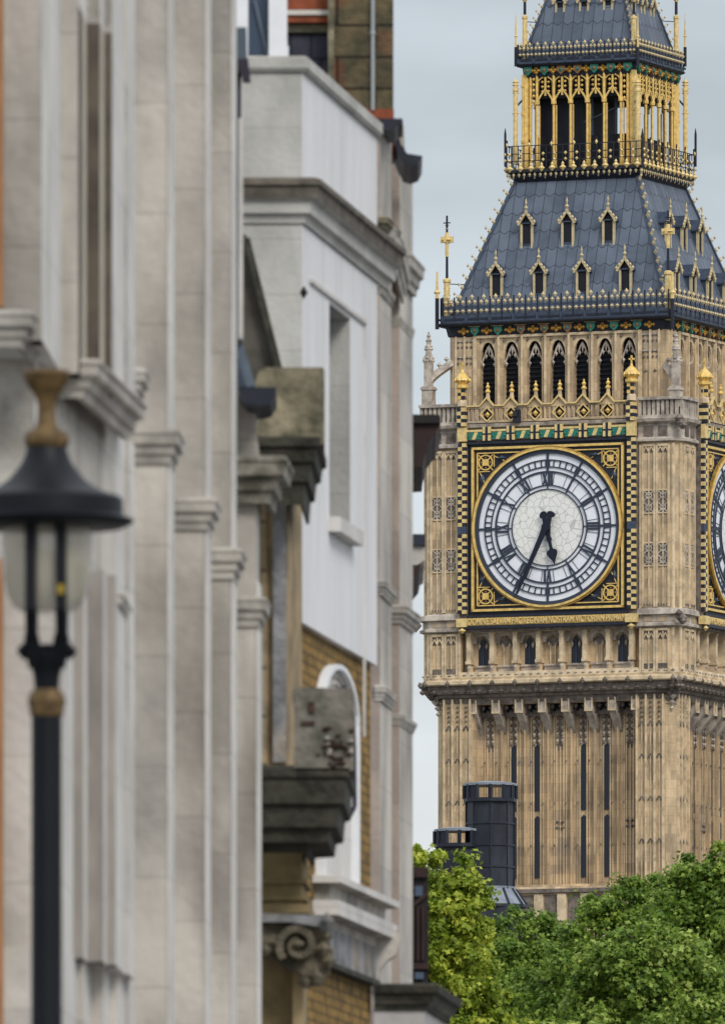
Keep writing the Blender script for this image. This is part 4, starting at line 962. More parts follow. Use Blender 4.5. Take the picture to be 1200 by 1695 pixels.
b = MB(); wall(b, [P(497, Y-.12), P(502, Y-.12), P(504, Y+.1)], 0, Z_(1600, Y), .05); relB(b.build('corner_strip', mat('tan_strip', (.48,.36,.2), var=.2), B))
b = MB(); Y = 95.6                                 # scroll bracket
for i in range(26):
    a = i/25*2.6*PI+2.4; r = 34-26*i/25; a2 = (i+1)/25*2.6*PI+2.4; r2 = 34-26*(i+1)/25
    b.bar(at(494+r*math.cos(a), 1565+r*math.sin(a), Y-.02), at(494+r2*math.cos(a2), 1565+r2*math.sin(a2), Y-.02), .05, .18)
b.poly([at(x, y, Y) for x, y in ((430,1522),(470,1530),(520,1530),(538,1545),(552,1575),(545,1610),(530,1628),(505,1632),(500,1612),(470,1600),(455,1585),(430,1580))], (0, .35, 0))
for x, y, r in ((452,1560,.06),(440,1572,.05),(536,1570,.06),(545,1590,.05),(520,1615,.06),(505,1625,.05),(540,1550,.05)): c = at(x, y, Y-.06); b.gem(c[0], c[1], c[2], r, r)
b.lathe(*at(494, 1565, Y-.12)[:2], [(.001, Z_(1572, Y)), (.035, Z_(1568, Y)), (.045, Z_(1565, Y)), (.035, Z_(1560, Y)), (.001, Z_(1557, Y))], 10)
sc_ = relB(b.build('scroll_bracket', mat('bracket_stone', (.17,.145,.10), var=.5, vscale=6, bump=.6, col2=(.06,.055,.04)), B))
b = MB(); b.poly([at(x, y, Y-.1) for x, y in ((425,1511),(540,1516),(545,1524),(530,1534),(480,1526),(425,1526))], (0, .6, 0)); c = at(541, 1524, Y-.14); b.gem(c[0], c[1], c[2], .05, .06); relB(b.build('bracket_shelf', M['greyst'], B))
b = MB(); Y = 100.5                                # steep roof verge seen over the parapet
b.poly([at(x, y, Y) for x, y in ((396,380),(408,390),(466,612),(466,660),(396,660))], (0, 1.5, 0), 0); b.bar(at(408, 395, Y-.05), at(462, 612, Y-.05), .05, .1, 1)
relB(b.build('roof_verge', [mat('dark_verge_stone', (.10,.092,.075), var=.4, vscale=4), M['soot_shade']], B))

# --- C: white stuccoed house over yellow brick
Cb = thing('white_house', 'white stuccoed house with yellow brick below and a chimney stack on top', 'house', (X_(500, 105), 105, 0))
CX, CY = X_(500, 105), 105
def relC(o): o.location = (-CX, -CY, 0); return o
def sweepC(name, pts, prof, m, ms=None, par=None):
    b = MB(); mould(b, pts, prof, 0, ms); o = b.build(name, [M[q] for q in m], par or Cb); return relC(o) if par is None else o
Y0 = 105.0; Y1 = 109.5
c0, c1 = P(500, Y0), P(624, Y1); dirC = (Vector(c1)-Vector(c0)).normalized()
def cf(t, out=0): p = Vector(c0)+dirC*t+Vector((dirC.y, -dirC.x))*out; return (p.x, p.y)
LC = (Vector(c1)-Vector(c0)).length
zpar = Z_(118, Y0); zcorn = Z_(300, Y0); zrb = Z_(1030, Y0)
b = MB()
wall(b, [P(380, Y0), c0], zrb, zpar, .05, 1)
# street wall with a window opening
def tfor(x):                                      # distance along the street wall seen at photo column x
    lo, hi = 0, LC
    for _ in range(40):
        m_ = (lo+hi)/2; p = cf(m_)
        if 600+F*p[0]/p[1] < x: lo = m_
        else: hi = m_
    return lo
def seg(b, t0, t1, z0, z1, m=0, th=.3, out=0):
    a, c = cf(t0, out), cf(t1, out); a2, c2 = cf(t0, out-th), cf(t1, out-th)
    b.poly([(*a, z0), (*c, z0), (*c2, z0), (*a2, z0)], (0, 0, z1-z0), m)
t0, t1 = tfor(545), tfor(580); zw0 = Z_(858, 106.7); zw1 = Z_(500, 106.7)+.0
# cornice band breaks the wall into attic and main storey
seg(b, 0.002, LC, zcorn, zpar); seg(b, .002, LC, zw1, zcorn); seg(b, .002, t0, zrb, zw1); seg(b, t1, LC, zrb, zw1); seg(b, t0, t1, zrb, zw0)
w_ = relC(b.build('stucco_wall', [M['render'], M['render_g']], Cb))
b = MB(); seg(b, t0, t1, zw0, zw1, 0, .05, -.30); o = relC(b.build('window', M['wglass'], Cb))
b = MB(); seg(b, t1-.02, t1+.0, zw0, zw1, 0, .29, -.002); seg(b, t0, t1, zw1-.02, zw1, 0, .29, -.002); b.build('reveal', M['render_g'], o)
b = MB(); seg(b, t0-.05, t1+.1, zw0-.11, zw0-.0, 0, .3, .09); b.build('sill', M['port_w'], o)
b = MB(); ta, tb = tfor(512), tfor(603)
seg(b, ta, tb, zw1+.02, zw1+.05, 0, .02, .022); seg(b, tb-.03, tb, zw0-1.5, zw1+.02, 0, .02, .012)
b.build('hood_line', M['port_w'], o)
b = MB(); c = at(503, 484, 105.0); b.gem(c[0], c[1], c[2], .03, .05); relC(b.build('wall_bracket', M['dwood'], Cb))
pts = [P(380, Y0), c0, c1]
sweepC('parapet_coping', pts, [(0,zpar),(.03,zpar),(.035,zpar+.02),(.045,zpar+.02),(.045,zpar+.10),(.02,zpar+.11),(-.3,zpar+.12)], ['port_d','render_g'], [1,1,1,1,0,0])
M['cornice_dk'] = mat('grimy_cornice', (.15,.13,.105), var=.5, vscale=5, bump=.4, bscale=15)
prof = [(0,zcorn-.31),(.02,zcorn-.31),(.03,zcorn-.25),(.07,zcorn-.24),(.075,zcorn-.15),(.12,zcorn-.135),(.13,zcorn-.05),(.155,zcorn-.04),(.155,zcorn),(.1,zcorn+.02),(-.02,zcorn+.03)]
pC = [P(380, Y0), c0, (cf(LC+.6)[0], cf(LC+.6)[1])]
sweepC('main_cornice', pC, prof, ['port_d','cornice_dk','render_g'], [1,2,2,2,2,1,1,1,1,1])
# yellow brick storey
b = MB(); zb1 = zrb; seg(b, 0, LC, 0, zb1, 0, .3, -.05)
relC(b.build('brick_wall', M['brick'], Cb))
# arched window in the brick
tb0, tb1 = tfor(533), tfor(592); tm = (tb0+tb1)/2; rw = (tb1-tb0)/2; zs_ = Z_(1190, 107.3)
def arcpt(a, r, out): p = cf(tm+r*math.cos(a), out); return (*p, zs_+r*.37*math.sin(a))
b = MB()
for i in range(14):
    a0, a1 = PI*i/14, PI*(i+1)/14
    q = [arcpt(a0, rw, .02), arcpt(a0, rw-.10, .02), arcpt(a1, rw-.10, .02), arcpt(a1, rw, .02)]
    n_ = Vector((dirC.y, -dirC.x, 0))*-.12; b.poly(q, tuple(n_), 0)
for sg in (-1, 1):
    tt = tm+sg*(rw-.05); seg(b, tt-.05, tt+.05, Z_(1470, 107.3), zs_, 0, .12, .02)
o = relC(b.build('arched_window', M['white'], Cb))
b = MB(); pts_ = [arcpt(PI*i/14, rw-.1, -.035) for i in range(15)]+[(*cf(tm-rw+.1, -.035), Z_(1470, 107.3)), (*cf(tm+rw-.1, -.035), Z_(1470, 107.3))]
b.poly(pts_, tuple(Vector((dirC.y, -dirC.x, 0))*-.01), 0); b.build('blind_panel', M['port_w'], o)
b = MB()
for r in (rw-.22, rw-.36):
    for i in range(10):
        a0, a1 = PI*i/10, PI*(i+1)/10; b.poly([arcpt(a0, r, -.02), arcpt(a0, r-.035, -.02), arcpt(a1, r-.035, -.02), arcpt(a1, r, -.02)], tuple(Vector((dirC.y, -dirC.x, 0))*-.02), 0)
b.build('glazing_bar', M['port_d'], o)
b = MB(); p0 = at(583.5, 1340, 104.0)
for (xa, ya), (xb, yb) in zip(((566,1136),(574,1144),(580,1160),(584,1190),(586,1240),(587,1335)), ((574,1144),(580,1160),(584,1190),(586,1240),(587,1335),(578,1352))): b.bar(at(xa, ya, 103.6), at(xb, yb, 103.6), .035, .035)
relC(b.build('downpipe', M['pipe'], Cb))
# ledge with end brackets
tl0, tl1 = tfor(533), tfor(653) if tfor(653) < LC else LC+.9
zl_ = Z_(1452, 106.2)
q = [(cf(tl0)[0]-.25, cf(tl0)[1]), cf(tl0, 0), cf(tl1, 0), (cf(tl1)[0]-.1, cf(tl1)[1]+.05)]
sweepC('ledge', q, [(0,zl_-.36),(.01,zl_-.36),(.02,zl_-.30),(.14,zl_-.29),(.145,zl_-.18),(.05,zl_-.17),(.06,zl_-.06),(.16,zl_-.05),(.16,zl_),(-.02,zl_+.02)], ['port','port_d','port_w'], [0,0,1,2,1,1,1,2,2])
b = MB(); seg(b, tl0+.1, tl1-.2, zl_-.62, zl_-.36, 0, .2, .02); seg(b, tl0+.1, tl1-.2, zl_-.66, zl_-.62, 1, .2, .05); relC(b.build('apron_panel', [M['greyst'], M['soot_shade']], Cb))
b = MB(); Y = cf(tl1)[1]-.15
b.poly([at(x, y, Y) for x, y in ((619,1540),(662,1540),(664,1556),(655,1580),(640,1590),(628,1606),(622,1640),(632,1660),(618,1672),(614,1640),(615,1600))], (0, .4, 0)); relC(b.build('ledge_bracket', M['port'], Cb))
# chimney stack
b = MB(); Y = 113.6; b.box(X_(545, Y), X_(651, Y), Y, Y+1.4, Z_(181, Y), Z_(-160, Y), 0); b.box(X_(548, Y), X_(652, Y), Y-.02, Y+1.4, Z_(240, Y), Z_(181, Y), 1)
b.box(X_(478, Y), X_(545, Y), Y+.25, Y+1.4, Z_(200, Y), Z_(-60, Y), 2)
b.box(X_(470, Y), X_(546, Y), Y+.12, Y+1.2, Z_(34, Y), Z_(24, Y), 1); b.box(X_(470, Y), X_(546, Y), Y+.10, Y+1.2, Z_(22, Y), Z_(14, Y), 3); b.box(X_(470, Y), X_(546, Y), Y+.14, Y+1.2, Z_(12, Y), Z_(-60, Y), 1)
b.box(X_(475, Y), X_(545, Y), Y+.20, Y+1.2, Z_(48, Y), Z_(36, Y), 4)
b.box(X_(543, Y), X_(553, Y), Y-.03, Y+.2, Z_(181, Y), Z_(-160, Y), 4)
ch = relC(b.build('chimney_stack', [M['redbrick'], M['red'], M['slate'], M['port'], M['lichen']], Cb))
b = MB(); b.lathe(X_(617, Y), Y-.03, [(.016, Z_(183, Y)), (.016, Z_(60, Y)), (.022, Z_(58, Y)), (.022, Z_(54, Y)), (.016, Z_(52, Y)), (.016, Z_(-160, Y))], 8); b.build('vent_pipe', mat('grey_pipe', (.34,.36,.37), rough=.5), ch)
# dormer window beside the stack
b = MB(); Y = 106.2; b.box(X_(386, Y), X_(411, Y), Y, Y+.5, Z_(130, Y), Z_(-90, Y), 0); b.box(X_(445, Y), X_(475, Y), Y, Y+.5, Z_(108, Y), Z_(-90, Y), 0)
b.box(X_(411, Y), X_(445, Y), Y+.12, Y+.3, Z_(108, Y), Z_(-90, Y), 1); b.bar(at(422, 0, Y+.1), at(446, 105, Y+.1), .02, .03, 2)
relC(b.build('dormer_window', [M['white'], M['wglass'], M['lead']], Cb))

# --- D: stone front with banded pilasters
D = thing('pilastered_building', 'narrow pale stone building with banded pilasters beyond the white house', 'building', (X_(640, 112), 112, 0))
DX, DY = X_(640, 112), 112
def relD(o): o.location = (-DX, -DY, 0); return o
def dface(Y, x0, x1, x2, y_top, name='pilaster', m=('port_t','port')):
    b = MB(); wall(b, [P(x0, Y), P(x1, Y)], 0, Z_(y_top, Y), .05, 0); Yb = Y+1.1
    wall(b, [P(x1, Y), P(x2, Yb)], 0, Z_(y_top, Y), .6, 1); return relD(b.build(name, [M[m[0]], M[m[1]]], D))
M['port_t'] = mat('portland_stone_tan', (.40,.33,.28), var=.3, vscale=2, stretch=(1,1,.4), bump=.3, block=(40,.55), joint=.8, jw=.006)
b = MB(); wall(b, [P(600, 113.2), P(650, 116.5)], 0, Z_(330, 113), 2); relD(b.build('wall', M['port_t'], D))
Ya, Yb_ = 111.4, 115.6
pa = dface(Ya, 612, 629, 648, 206); pb = dface(Yb_, 640, 661, 683, 262)
def bandD(Y, x0, x1, x2, y0, y1, out, par, m='port_d'):
    b = MB(); h = Z_(y0, Y)-Z_(y1, Y); mould(b, [P(x0, Y), P(x1, Y), P(x2, Y+1.1)], cprof(Z_(y0, Y), h, out), 0); b.build('band', M[m], par)
# near pilaster steps out at its foot
for (y0, y1, out) in ((468, 486, .035), (962, 985, .05), (1136, 1160, .045)): bandD(Ya, 620, 631, 648, y0, y1, out, pa)
for (y0, y1, out) in ((524, 540, .02), (1003, 1032, .075), (1183, 1200, .04)): bandD(Yb_, 645, 661, 683, y0, y1, out, pb)
bandD(Ya, 612, 629, 648, 360, 384, .08, pa, 'lichen')
b = MB(); Y = Yb_; mould(b, [P(645, Y), P(664, Y), P(684, Y+1.1)], cprof(Z_(420, Y), Z_(420, Y)-Z_(470, Y), .10), 0); 
mould(b, [P(636, Ya+.4), P(652, Ya+1.6), P(664, Y-.02)], cprof(Z_(396, 113), .26, .08), 0); relD(b.build('cornice_return', M['port_d'], D))
b = MB(); Y = Ya; b.poly([at(x, y, Y-.1) for x, y in ((618,196),(666,196),(667,204),(658,206),(655,214),(618,216))], (0, 1.0, 0)); relD(b.build('parapet_cap', M['iron'], D))
b = MB(); Y = 114; b.poly([at(x, y, Y) for x, y in ((650,214),(656,222),(664,240),(674,254),(699,258),(693,270),(680,275),(668,271),(660,256),(651,236))], (0, 1.4, 0)); relD(b.build('gutter', M['iron'], D))
b = MB(); b.poly([at(x, y, Y+.3) for x, y in ((655,206),(668,208),(670,246),(664,240))], (0, .6, 0)); relD(b.build('parapet_end', M['port'], D))

# --- E: building further along, only its projecting cornices show
E_ = thing('corner_building', 'building beyond the pilasters showing dark brown projecting cornices against the tower', 'building', (X_(670, 140), 140, 0))
EX, EY = X_(670, 140), 140
def relE(o): o.location = (-EX, -EY, 0); return o
b = MB(); Y = 140; b.box(X_(676, Y)-4, X_(676, Y), Y, Y+6, 0, Z_(700, Y)); relE(b.build('wall', M['port'], E_))
def prism(name, pts, Y, m, d=3, fn=relE, par=E_): b = MB(); b.poly([at(x, y, Y) for x, y in pts], (0, d, 0)); return fn(b.build(name, M[m], par))
prism('upper_cornice', ((670,690),(728,690),(727,703),(722,716),(716,722),(712,728),(706,735),(706,748),(702,756),(700,772),(670,774)), Y, 'bronzeb')
prism('cornice_top', ((670,686),(726,686),(729,690),(729,700),(670,700)), Y-.06, 'dwood')
prism('lower_cornice_cap', ((670,884),(704,884),(704,903),(670,903)), Y, 'iron'); prism('lower_cornice', ((670,903),(703,905),(703,927),(690,935),(670,935)), Y+.05, 'tanp' if 'tanp' in M else 'port')
prism('lower_soffit', ((670,935),(696,935),(694,944),(684,956),(683,966),(670,968)), Y, 'bronzeb')
# --- F: dark timber oriel
O = thing('dark_oriel', 'dark brown timber oriel window frame between the stone front and the trees', 'oriel window', (X_(695, 128), 128, 0))
def relO(o): o.location = (-X_(695, 128), -128, 0); return o
Y = 128
prism('frame', ((672,1450),(709,1452),(709,1632),(672,1632)), Y+.06, 'dwood', 1.5, relO, O)
prism('cornice', ((672,1434),(708,1436),(710,1444),(708,1452),(672,1452)), Y, 'bronzeb', 1.6, relO, O)
prism('sill', ((672,1594),(709,1594),(709,1604),(672,1604)), Y, 'bronzeb', 1.6, relO, O)
b = MB(); 
for x in (684, 692, 700): b.box(X_(x, Y)-.012, X_(x, Y)+.012, Y+.02, Y+.08, Z_(1590, Y), Z_(1500, Y))
b.bar(at(682, 1500, Y+.03), at(708, 1478, Y+.03), .03, .04); relO(b.build('muntins', M['bronzeb'], O))
b = MB(); c = at(693, 1475, Y+.03); b.cb(c[0], c[1], c[2], .07, .03, .09); c = at(694, 1615, Y+.03); b.cb(c[0], c[1], c[2], .08, .03, .06); relO(b.build('panes', M['wglass'], O))
# --- G: stone porch pier
G = thing('porch_pier', 'grey stone porch parapet with a mossy moulded coping at the foot of the facades', 'porch', (X_(670, 99), 99, 0))
def relG(o): o.location = (-X_(670, 99), -99, 0); return o
Y = 99; b = MB(); b.poly([(*p, 0) for p in (P(619, Y), P(703, Y), P(738, Y+2.0), (X_(619, Y), Y+2.0))], (0, 0, Z_(1640, Y))); relG(b.build('body', mat('porch_stone', (.44,.42,.41), var=.2, vscale=3, bump=.3), G))
b = MB(); mould(b, [P(619, Y), P(703, Y), P(738, Y+2.0), P(700, Y+2.0)], [(0,Z_(1672,Y)),(.02,Z_(1672,Y)),(.03,Z_(1662,Y)),(.06,Z_(1658,Y)),(.07,Z_(1648,Y)),(.10,Z_(1644,Y)),(.11,Z_(1632,Y)),(.09,Z_(1629,Y)),(-.4,Z_(1627,Y))], 0, [0,0,1,0,0,0,0,0]); relG(b.build('coping', [M['soot_shade'], M['grime']], G))

# ------------------------------------------------------------------ street lamp
LY = 58.0; lx = X_(78, LY); kx = LY/F
lamp = thing('street_lamp', 'black street lamp with gilt finial and glass globe in front of the pale stone building', 'street lamp', (lx, LY, 0))
M['lampb'] = mat('black_gloss_paint', (.006,.007,.011), rough=.5, spec=.22, var=.2)
M['lampg'] = mat('worn_gilt_paint', (.15,.095,.038), rough=.6, metal=.1, var=.5, vscale=20)
lz_ = lambda y: Z_(y, LY)
def lpart(name, prof, m, par=lamp, n=28, smooth=True, flute=0):
    b = MB(); b.lathe(0, 0, [(r*kx, lz_(y)) for r, y in prof], n); o = b.build(name, m, par, smooth=False)
    if smooth:
        for p in o.data.polygons: p.use_smooth = True
        o.data.set_sharp_from_angle(angle=R(40))
    return o
lpart('finial', [(8,612),(36,613),(40,618),(36,632),(27,646),(20,656),(16,668),(15,682),(17,700),(22,710),(34,716),(38,726),(36,738),(32,742)][::-1], M['lampg'])
lpart('hood', [(60,876),(126,874),(142,866),(145,861),(134,856),(127,852),(126,826),(120,821),(98,815),(80,806),(64,794),(52,780),(42,766),(36,752),(33,740)], M['lampb'])
gm = bpy.data.materials.new('lamp_glass'); gm.use_nodes = True; t = gm.node_tree; p = t.nodes['Principled BSDF']; p.inputs['Base Color'].default_value = (.46,.43,.33,1); p.inputs['Roughness'].default_value = .12; p.inputs['Alpha'].default_value = .5
g = MB(); g.lathe(0, 0, [(r*kx, lz_(y)) for r, y in [(42,1013),(56,1004),(66,985),(72,960),(75,930),(76,900),(76,876)]], 32)
lpart('globe', [(42,1013),(56,1004),(66,985),(72,960),(75,930),(76,900),(76,876)], gm)
b = MB()
for sx in (-1, 1):
    for sy in (-1, 1):
        x, y = sx*25*kx, sy*79*kx; b.box(x-9*kx, x+9*kx, y-8*kx, y+8*kx, lz_(1015), lz_(873))
        b.bar((x, y, lz_(1013)), (x*1.0, y*.45, lz_(1060)), 18*kx, 16*kx); b.bar((x, y*.45, lz_(1055)), (x*.75, y*.2, lz_(1100)), 24*kx, 18*kx)
        b.gem(sx*38*kx, sy*20*kx, lz_(1078), 12*kx, 14*kx)
b.build('bracket_arms', M['lampb'], lamp)
lpart('cradle', [(20,1142),(22,1120),(26,1104),(34,1092),(36,1080),(26,1070),(10,1066)], M['lampb'])
b = MB(); b.box(19*kx, 31*kx, -92*kx, -87*kx, lz_(990), lz_(974)); b.build('yellow_tag', mat('yellow_tag', (.30,.21,.03)), lamp)
lpart('collar', [(26,1186),(29,1180),(28,1174),(31,1166),(31,1156),(27,1146),(22,1141)], M['lampg'])
H = lambda m_: HY-(m_-EYE)*F/LY
lpart('post', [(70,H(.0)),(70,H(.35)),(48,H(.5)),(46,H(1.1)),(34,H(1.2)),(27,H(1.3)),(25,1190),(25,1184)], M['lampb'])
lpart('base_bulb', [(40, H(.0)),(60,H(.2)),(40,H(.9))], M['lampb'])

# ------------------------------------------------------------------ dark metal building in front of the tower
N_ = thing('dark_metal_building', 'black metal-clad building with two round ventilation chimneys in front of the tower', 'building', (X_(812, 600), 600, 0))
ny = 600; kk = ny/F
M['bronze'] = mat('dark_bronze_cladding', (.028,.033,.045), rough=.5, var=.5, vscale=1.5, stretch=(1.5,1.5,.4))
M['leadrf'] = mat('grey_metal_roof', (.25,.28,.33), rough=.45, var=.25)
def chim(px, r, ytop, ycap, ybot):
    o = bpy.data.objects.new('ventilation_chimney', None)
    x = X_(px, ny)-X_(812, ny); b = MB(); z = lambda y: Z_(y, ny); ph = 0
    b.lathe(x, 0, [(r*kk, z(ybot)), (r*kk, z(ycap))], 8, 0, PI/2)
    for i in range(8):
        a = PI/2+2*PI*i/8; cx_, cy_ = x+(r+1)*kk*math.cos(a), (r+1)*kk*math.sin(a)
        b.lathe(cx_, cy_, [(1.1*kk, z(ybot)), (1.1*kk, z(ycap))], 4, 1)
    y = ycap+40
    while y < ybot+2: b.lathe(x, 0, [((r+2)*kk, z(y+2)), ((r+2)*kk, z(y-1))], 8, 1, PI/2); y += 36
    ch = b.build('ventilation_chimney', [M['bronze'], M['iron']], N_)
    b = MB(); R_ = (r+5)*kk
    b.lathe(x, 0, [(R_, z(ycap+5)), (R_, z(ycap-1))], 12, 0, ph); b.lathe(x, 0, [(R_, z(ytop+4)), (R_, z(ytop)), (R_*.5, z(ytop-3))], 12, 1, ph)
    for i in range(12):
        a = ph+2*PI*i/12; b.lathe(x+R_*.97*math.cos(a), R_*.97*math.sin(a), [(3.2*kk, z(ycap)), (3.2*kk, z(ytop+3))], 4, 0, a)
    for a0 in (0, PI):
        for s_ in range(4):
            a = a0+(s_-1.5)*PI/6; b.add([(x+R_*.95*math.cos(a-.28), R_*.95*math.sin(a-.28), z(ycap)), (x+R_*.95*math.cos(a+.28), R_*.95*math.sin(a+.28), z(ycap)), (x+R_*.95*math.cos(a+.28), R_*.95*math.sin(a+.28), z(ytop+3)), (x+R_*.95*math.cos(a-.28), R_*.95*math.sin(a-.28), z(ytop+3))], [(0,1,2,3)], 0)
    b.build('cowl', [M['iron'], M['leadrf']], ch)
chim(811, 39, 1297, 1323, 1471); chim(760, 37, 1373, 1398, 1560)
b = MB(); x = 0; z = lambda y: Z_(y, ny)
b.lathe(0, 0, [(60*kk, z(1500)), (41*kk, z(1472)), (41*kk, z(1468))], 12, 0, 0)
for i in range(12): a = 2*PI*i/12; b.bar((41*kk*math.cos(a), 41*kk*math.sin(a), z(1472)), (60*kk*math.cos(a), 60*kk*math.sin(a), z(1498)), .09, .09, 1)
b.lathe(0, 0, [(62*kk, z(1503)), (62*kk, z(1498))], 12, 1, 0)
b.build('chimney_skirt', [M['leadrf'], M['iron']], N_)
b = MB(); b.box(-6, 4, -1.2, 14, 0, z(1560), 0); b.poly([(-3,-1.4,z(1560)),(2.2,-1.4,z(1560)),(1.2,-1.4,z(1503)),(-2.6,-1.4,z(1503))], (0, 3, 0), 0); b.build('roof_and_walls', [M['bronze'], M['leadrf']], N_)

# ------------------------------------------------------------------ trees
def leafmat(name, c0, c1, c2):
    m = bpy.data.materials.new(name); m.use_nodes = True; t = m.node_tree; n = t.nodes; l = t.links; p = n['Principled BSDF']
    oi = n.new('ShaderNodeAttribute'); oi.attribute_name = 'tone'; r = n.new('ShaderNodeValToRGB'); l.new(oi.outputs['Fac'], r.inputs[0])
    e = r.color_ramp.elements; e[0].position = 0; e[0].color = (*c0, 1); e[1].position = .92; e[1].color = (*c2, 1); q = e.new(.5); q.color = (*c1, 1)
    l.new(r.outputs[0], p.inputs['Base Color']); p.inputs['Roughness'].default_value = .55; p.inputs['Specular IOR Level'].default_value = .35
    tr = n.new('ShaderNodeBsdfTranslucent'); l.new(r.outputs[0], tr.inputs[0]); ms = n.new('ShaderNodeMixShader'); ms.inputs[0].default_value = .35
    l.new(p.outputs[0], ms.inputs[1]); l.new(tr.outputs[0], ms.inputs[2]); l.new(ms.outputs[0], n['Material Output'].inputs[0]); return m
LM = [leafmat('plane_leaves', (.042,.095,.014), (.155,.26,.030), (.42,.52,.09)), leafmat('lime_leaves', (.08,.14,.013), (.28,.37,.030), (.62,.64,.09)), leafmat('fresh_leaves', (.048,.11,.017), (.19,.30,.038), (.52,.61,.15))]
bark = mat('bark', (.12,.09,.06), var=.4, bump=.5)
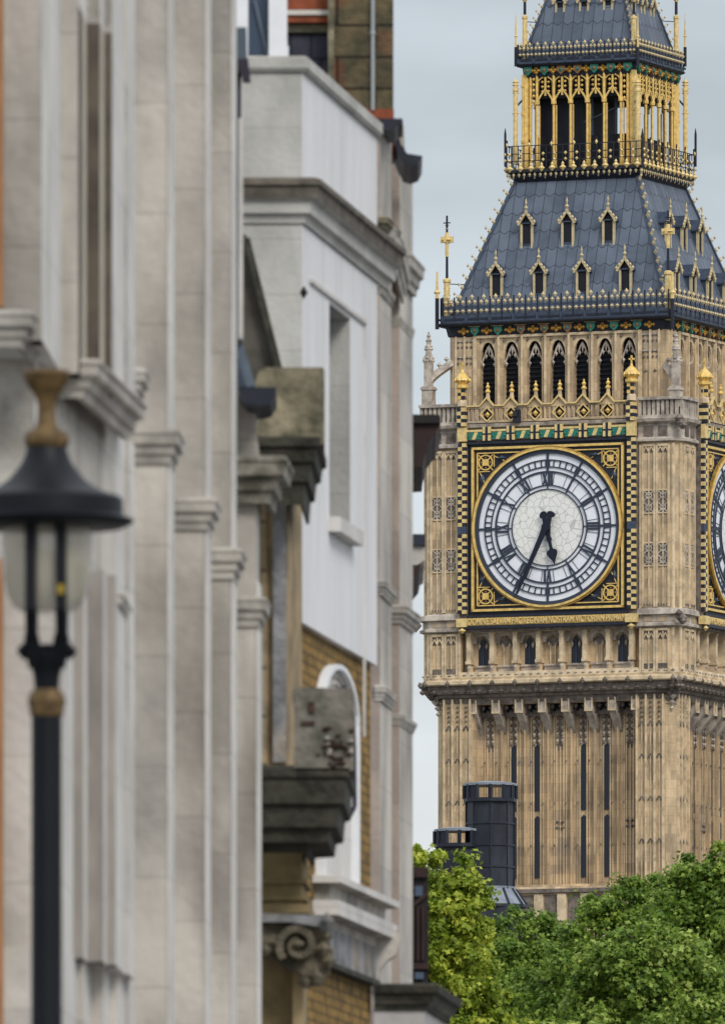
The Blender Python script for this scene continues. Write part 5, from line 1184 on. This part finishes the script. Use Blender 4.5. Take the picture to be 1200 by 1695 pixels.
def tree(label, px, Y, lobes, lm, seed, group='street trees in front of the tower', name='broadleaf_tree', lsize=.135, dens=1.0):
    rg = np.random.default_rng(seed); bx = X_(px, Y); k = Y/F
    t = thing(name, label, 'tree', (bx, Y, 0), 0, group)
    V = []; TN = []; cnt = 0
    for (lx_, ly_, r, dz) in lobes:
        c = np.array([X_(lx_, Y)-bx, dz, Z_(ly_, Y)]); Rr = r*k
        nc = int(14*dens*(Rr/1.2)**2*1.8)+8
        d = rg.normal(size=(nc, 3)); d /= np.linalg.norm(d, axis=1)[:, None]
        cc = c+d*Rr*(.50+.62*rg.random((nc, 1))**.6)*np.array([1,1,.95])
        rad = np.minimum(Rr, 1.6)*rg.uniform(.17,.36, nc)
        for q, rq in zip(cc, rad):
            tone = rg.random(); m_ = int(230*(rq/.35)**1.7)+26; dd = rg.normal(size=(m_, 3)); dd /= np.linalg.norm(dd, axis=1)[:, None]
            pos = q+dd*rq*(.12+np.abs(rg.normal(size=(m_, 1)))*.62)*np.array([1,1,.8])
            nrm = dd*.55+rg.normal(size=(m_, 3))*.65+np.array([0,-.25,.55]); nrm /= np.linalg.norm(nrm, axis=1)[:, None]
            a = np.cross(nrm, rg.normal(size=(m_, 3))); a /= np.linalg.norm(a, axis=1)[:, None]; bb = np.cross(nrm, a)
            s = (lsize*rg.uniform(.55,1.25, (m_, 1)))
            # five-pointed leaf: folded fan of 3 quads approximated by 8 vertices
            def pt(u, v, w): return pos+a*s*u+bb*s*v+nrm*s*w
            vv = np.stack([pt(0,-.5,0), pt(.28,-.22,.06), pt(.55,.05,-.02), pt(.2,.12,.05), pt(0,.62,-.06), pt(-.2,.12,.05), pt(-.55,.05,-.02), pt(-.28,-.22,.06)], 1)
            V.append(vv.reshape(-1, 3)); cnt += m_; TN.append(np.repeat(np.clip(.45*tone+.55*rg.random(m_), 0, 1), 12))
    V = np.concatenate(V); me = bpy.data.meshes.new('crown'); me.vertices.add(len(V)); me.vertices.foreach_set('co', V.ravel())
    base = np.arange(cnt)[:, None]*8; idx = np.array([0,1,2,3, 0,3,4,5, 0,5,6,7]); li = (base+idx).ravel()
    me.loops.add(len(li)); me.loops.foreach_set('vertex_index', li); nf = cnt*3
    me.polygons.add(nf); me.polygons.foreach_set('loop_start', np.arange(nf)*4); me.polygons.foreach_set('loop_total', np.full(nf, 4)); me.update(calc_edges=True); at_ = me.attributes.new('tone', 'FLOAT', 'CORNER'); at_.data.foreach_set('value', np.concatenate(TN).astype(np.float32))
    me.materials.append(LM[lm]); o = bpy.data.objects.new('crown', me); C.objects.link(o); o.parent = t
    b = MB(); top = Z_(max(q[1] for q in lobes), Y)
    def limb(p, q, r0, r1, n=7):
        p = Vector(p); q = Vector(q); a = (q-p).normalized(); u = a.orthogonal().normalized(); v = a.cross(u); pts = []
        for c_, r_ in ((p, r0), (p.lerp(q, .5)+u*r0*.3, (r0+r1)/2), (q, r1)): pts += [c_+u*r_*math.cos(2*PI*i/n)+v*r_*math.sin(2*PI*i/n) for i in range(n)]
        b.add(pts, [(j*n+i, j*n+(i+1) % n, (j+1)*n+(i+1) % n, (j+1)*n+i) for j in range(2) for i in range(n)])
    H_ = top*.55; limb((0,0,-.1), (.2,.1,H_), .38, .26)
    for (lx_, ly_, r, dz) in lobes:
        q = (X_(lx_, Y)-bx, dz, Z_(ly_, Y)); m_ = (q[0]*.35, q[1]*.35, H_+(q[2]-H_)*.4); limb((.2,.1,H_-.2), m_, .2, .09); limb(m_, q, .09, .03)
        for j in range(4): e_ = (q[0]+rg.uniform(-1,1)*r*k*.7, q[1]+rg.uniform(-1,1)*r*k*.7, q[2]+rg.uniform(-.2,1)*r*k*.7); limb(q, e_, .03, .012, 5)
    b.build('trunk', bark, t); return t
tree('bright yellow-green tree at the left, touching the stone facades', 715, 330, [(735,1470,60,0),(705,1445,46,.3),(762,1452,34,-.2),(690,1500,60,.3),(745,1520,60,.5),(688,1432,36,.1),(760,1500,45,-.4),(720,1560,85,0),(765,1600,62,-.2),(790,1660,60,0),(700,1680,110,.5),(740,1800,150,0)], 1, 3)
tree('dark green tree behind the others, under the black chimneys', 880, 420, [(862,1560,62,0),(835,1620,70,.3),(905,1580,60,.4),(930,1560,45,.5),(880,1680,120,0),(945,1650,80,.5),(880,1850,190,0)], 0, 5)
tree('rounded green tree in the foreground right of centre', 1060, 330, [(1065,1580,66,-.5),(1020,1600,58,-.3),(1110,1600,62,0),(1070,1660,100,0),(1000,1670,60,.2),(1150,1670,70,.2),(1060,1800,150,0)], 2, 8)
tree('broad green tree with a low crown before the tower base', 1010, 390, [(1022,1500,50,0),(985,1540,52,0),(1062,1490,50,.2),(1035,1560,80,.4),(960,1600,60,.4),(1000,1700,150,.4)], 0, 11)
tree('tall green tree at the right edge of the view', 1190, 370, [(1130,1478,46,0),(1165,1458,54,.2),(1215,1448,58,0),(1108,1530,44,.3),(1180,1530,95,.5),(1240,1560,110,0),(1170,1640,100,.5),(1200,1800,190,0)], 0, 14)
tree('small pale green treetop at the bottom between the larger crowns', 950, 300, [(965,1712,34,0),(930,1725,38,0),(1000,1730,36,0),(900,1745,40,.2),(960,1800,90,0)], 2, 21)
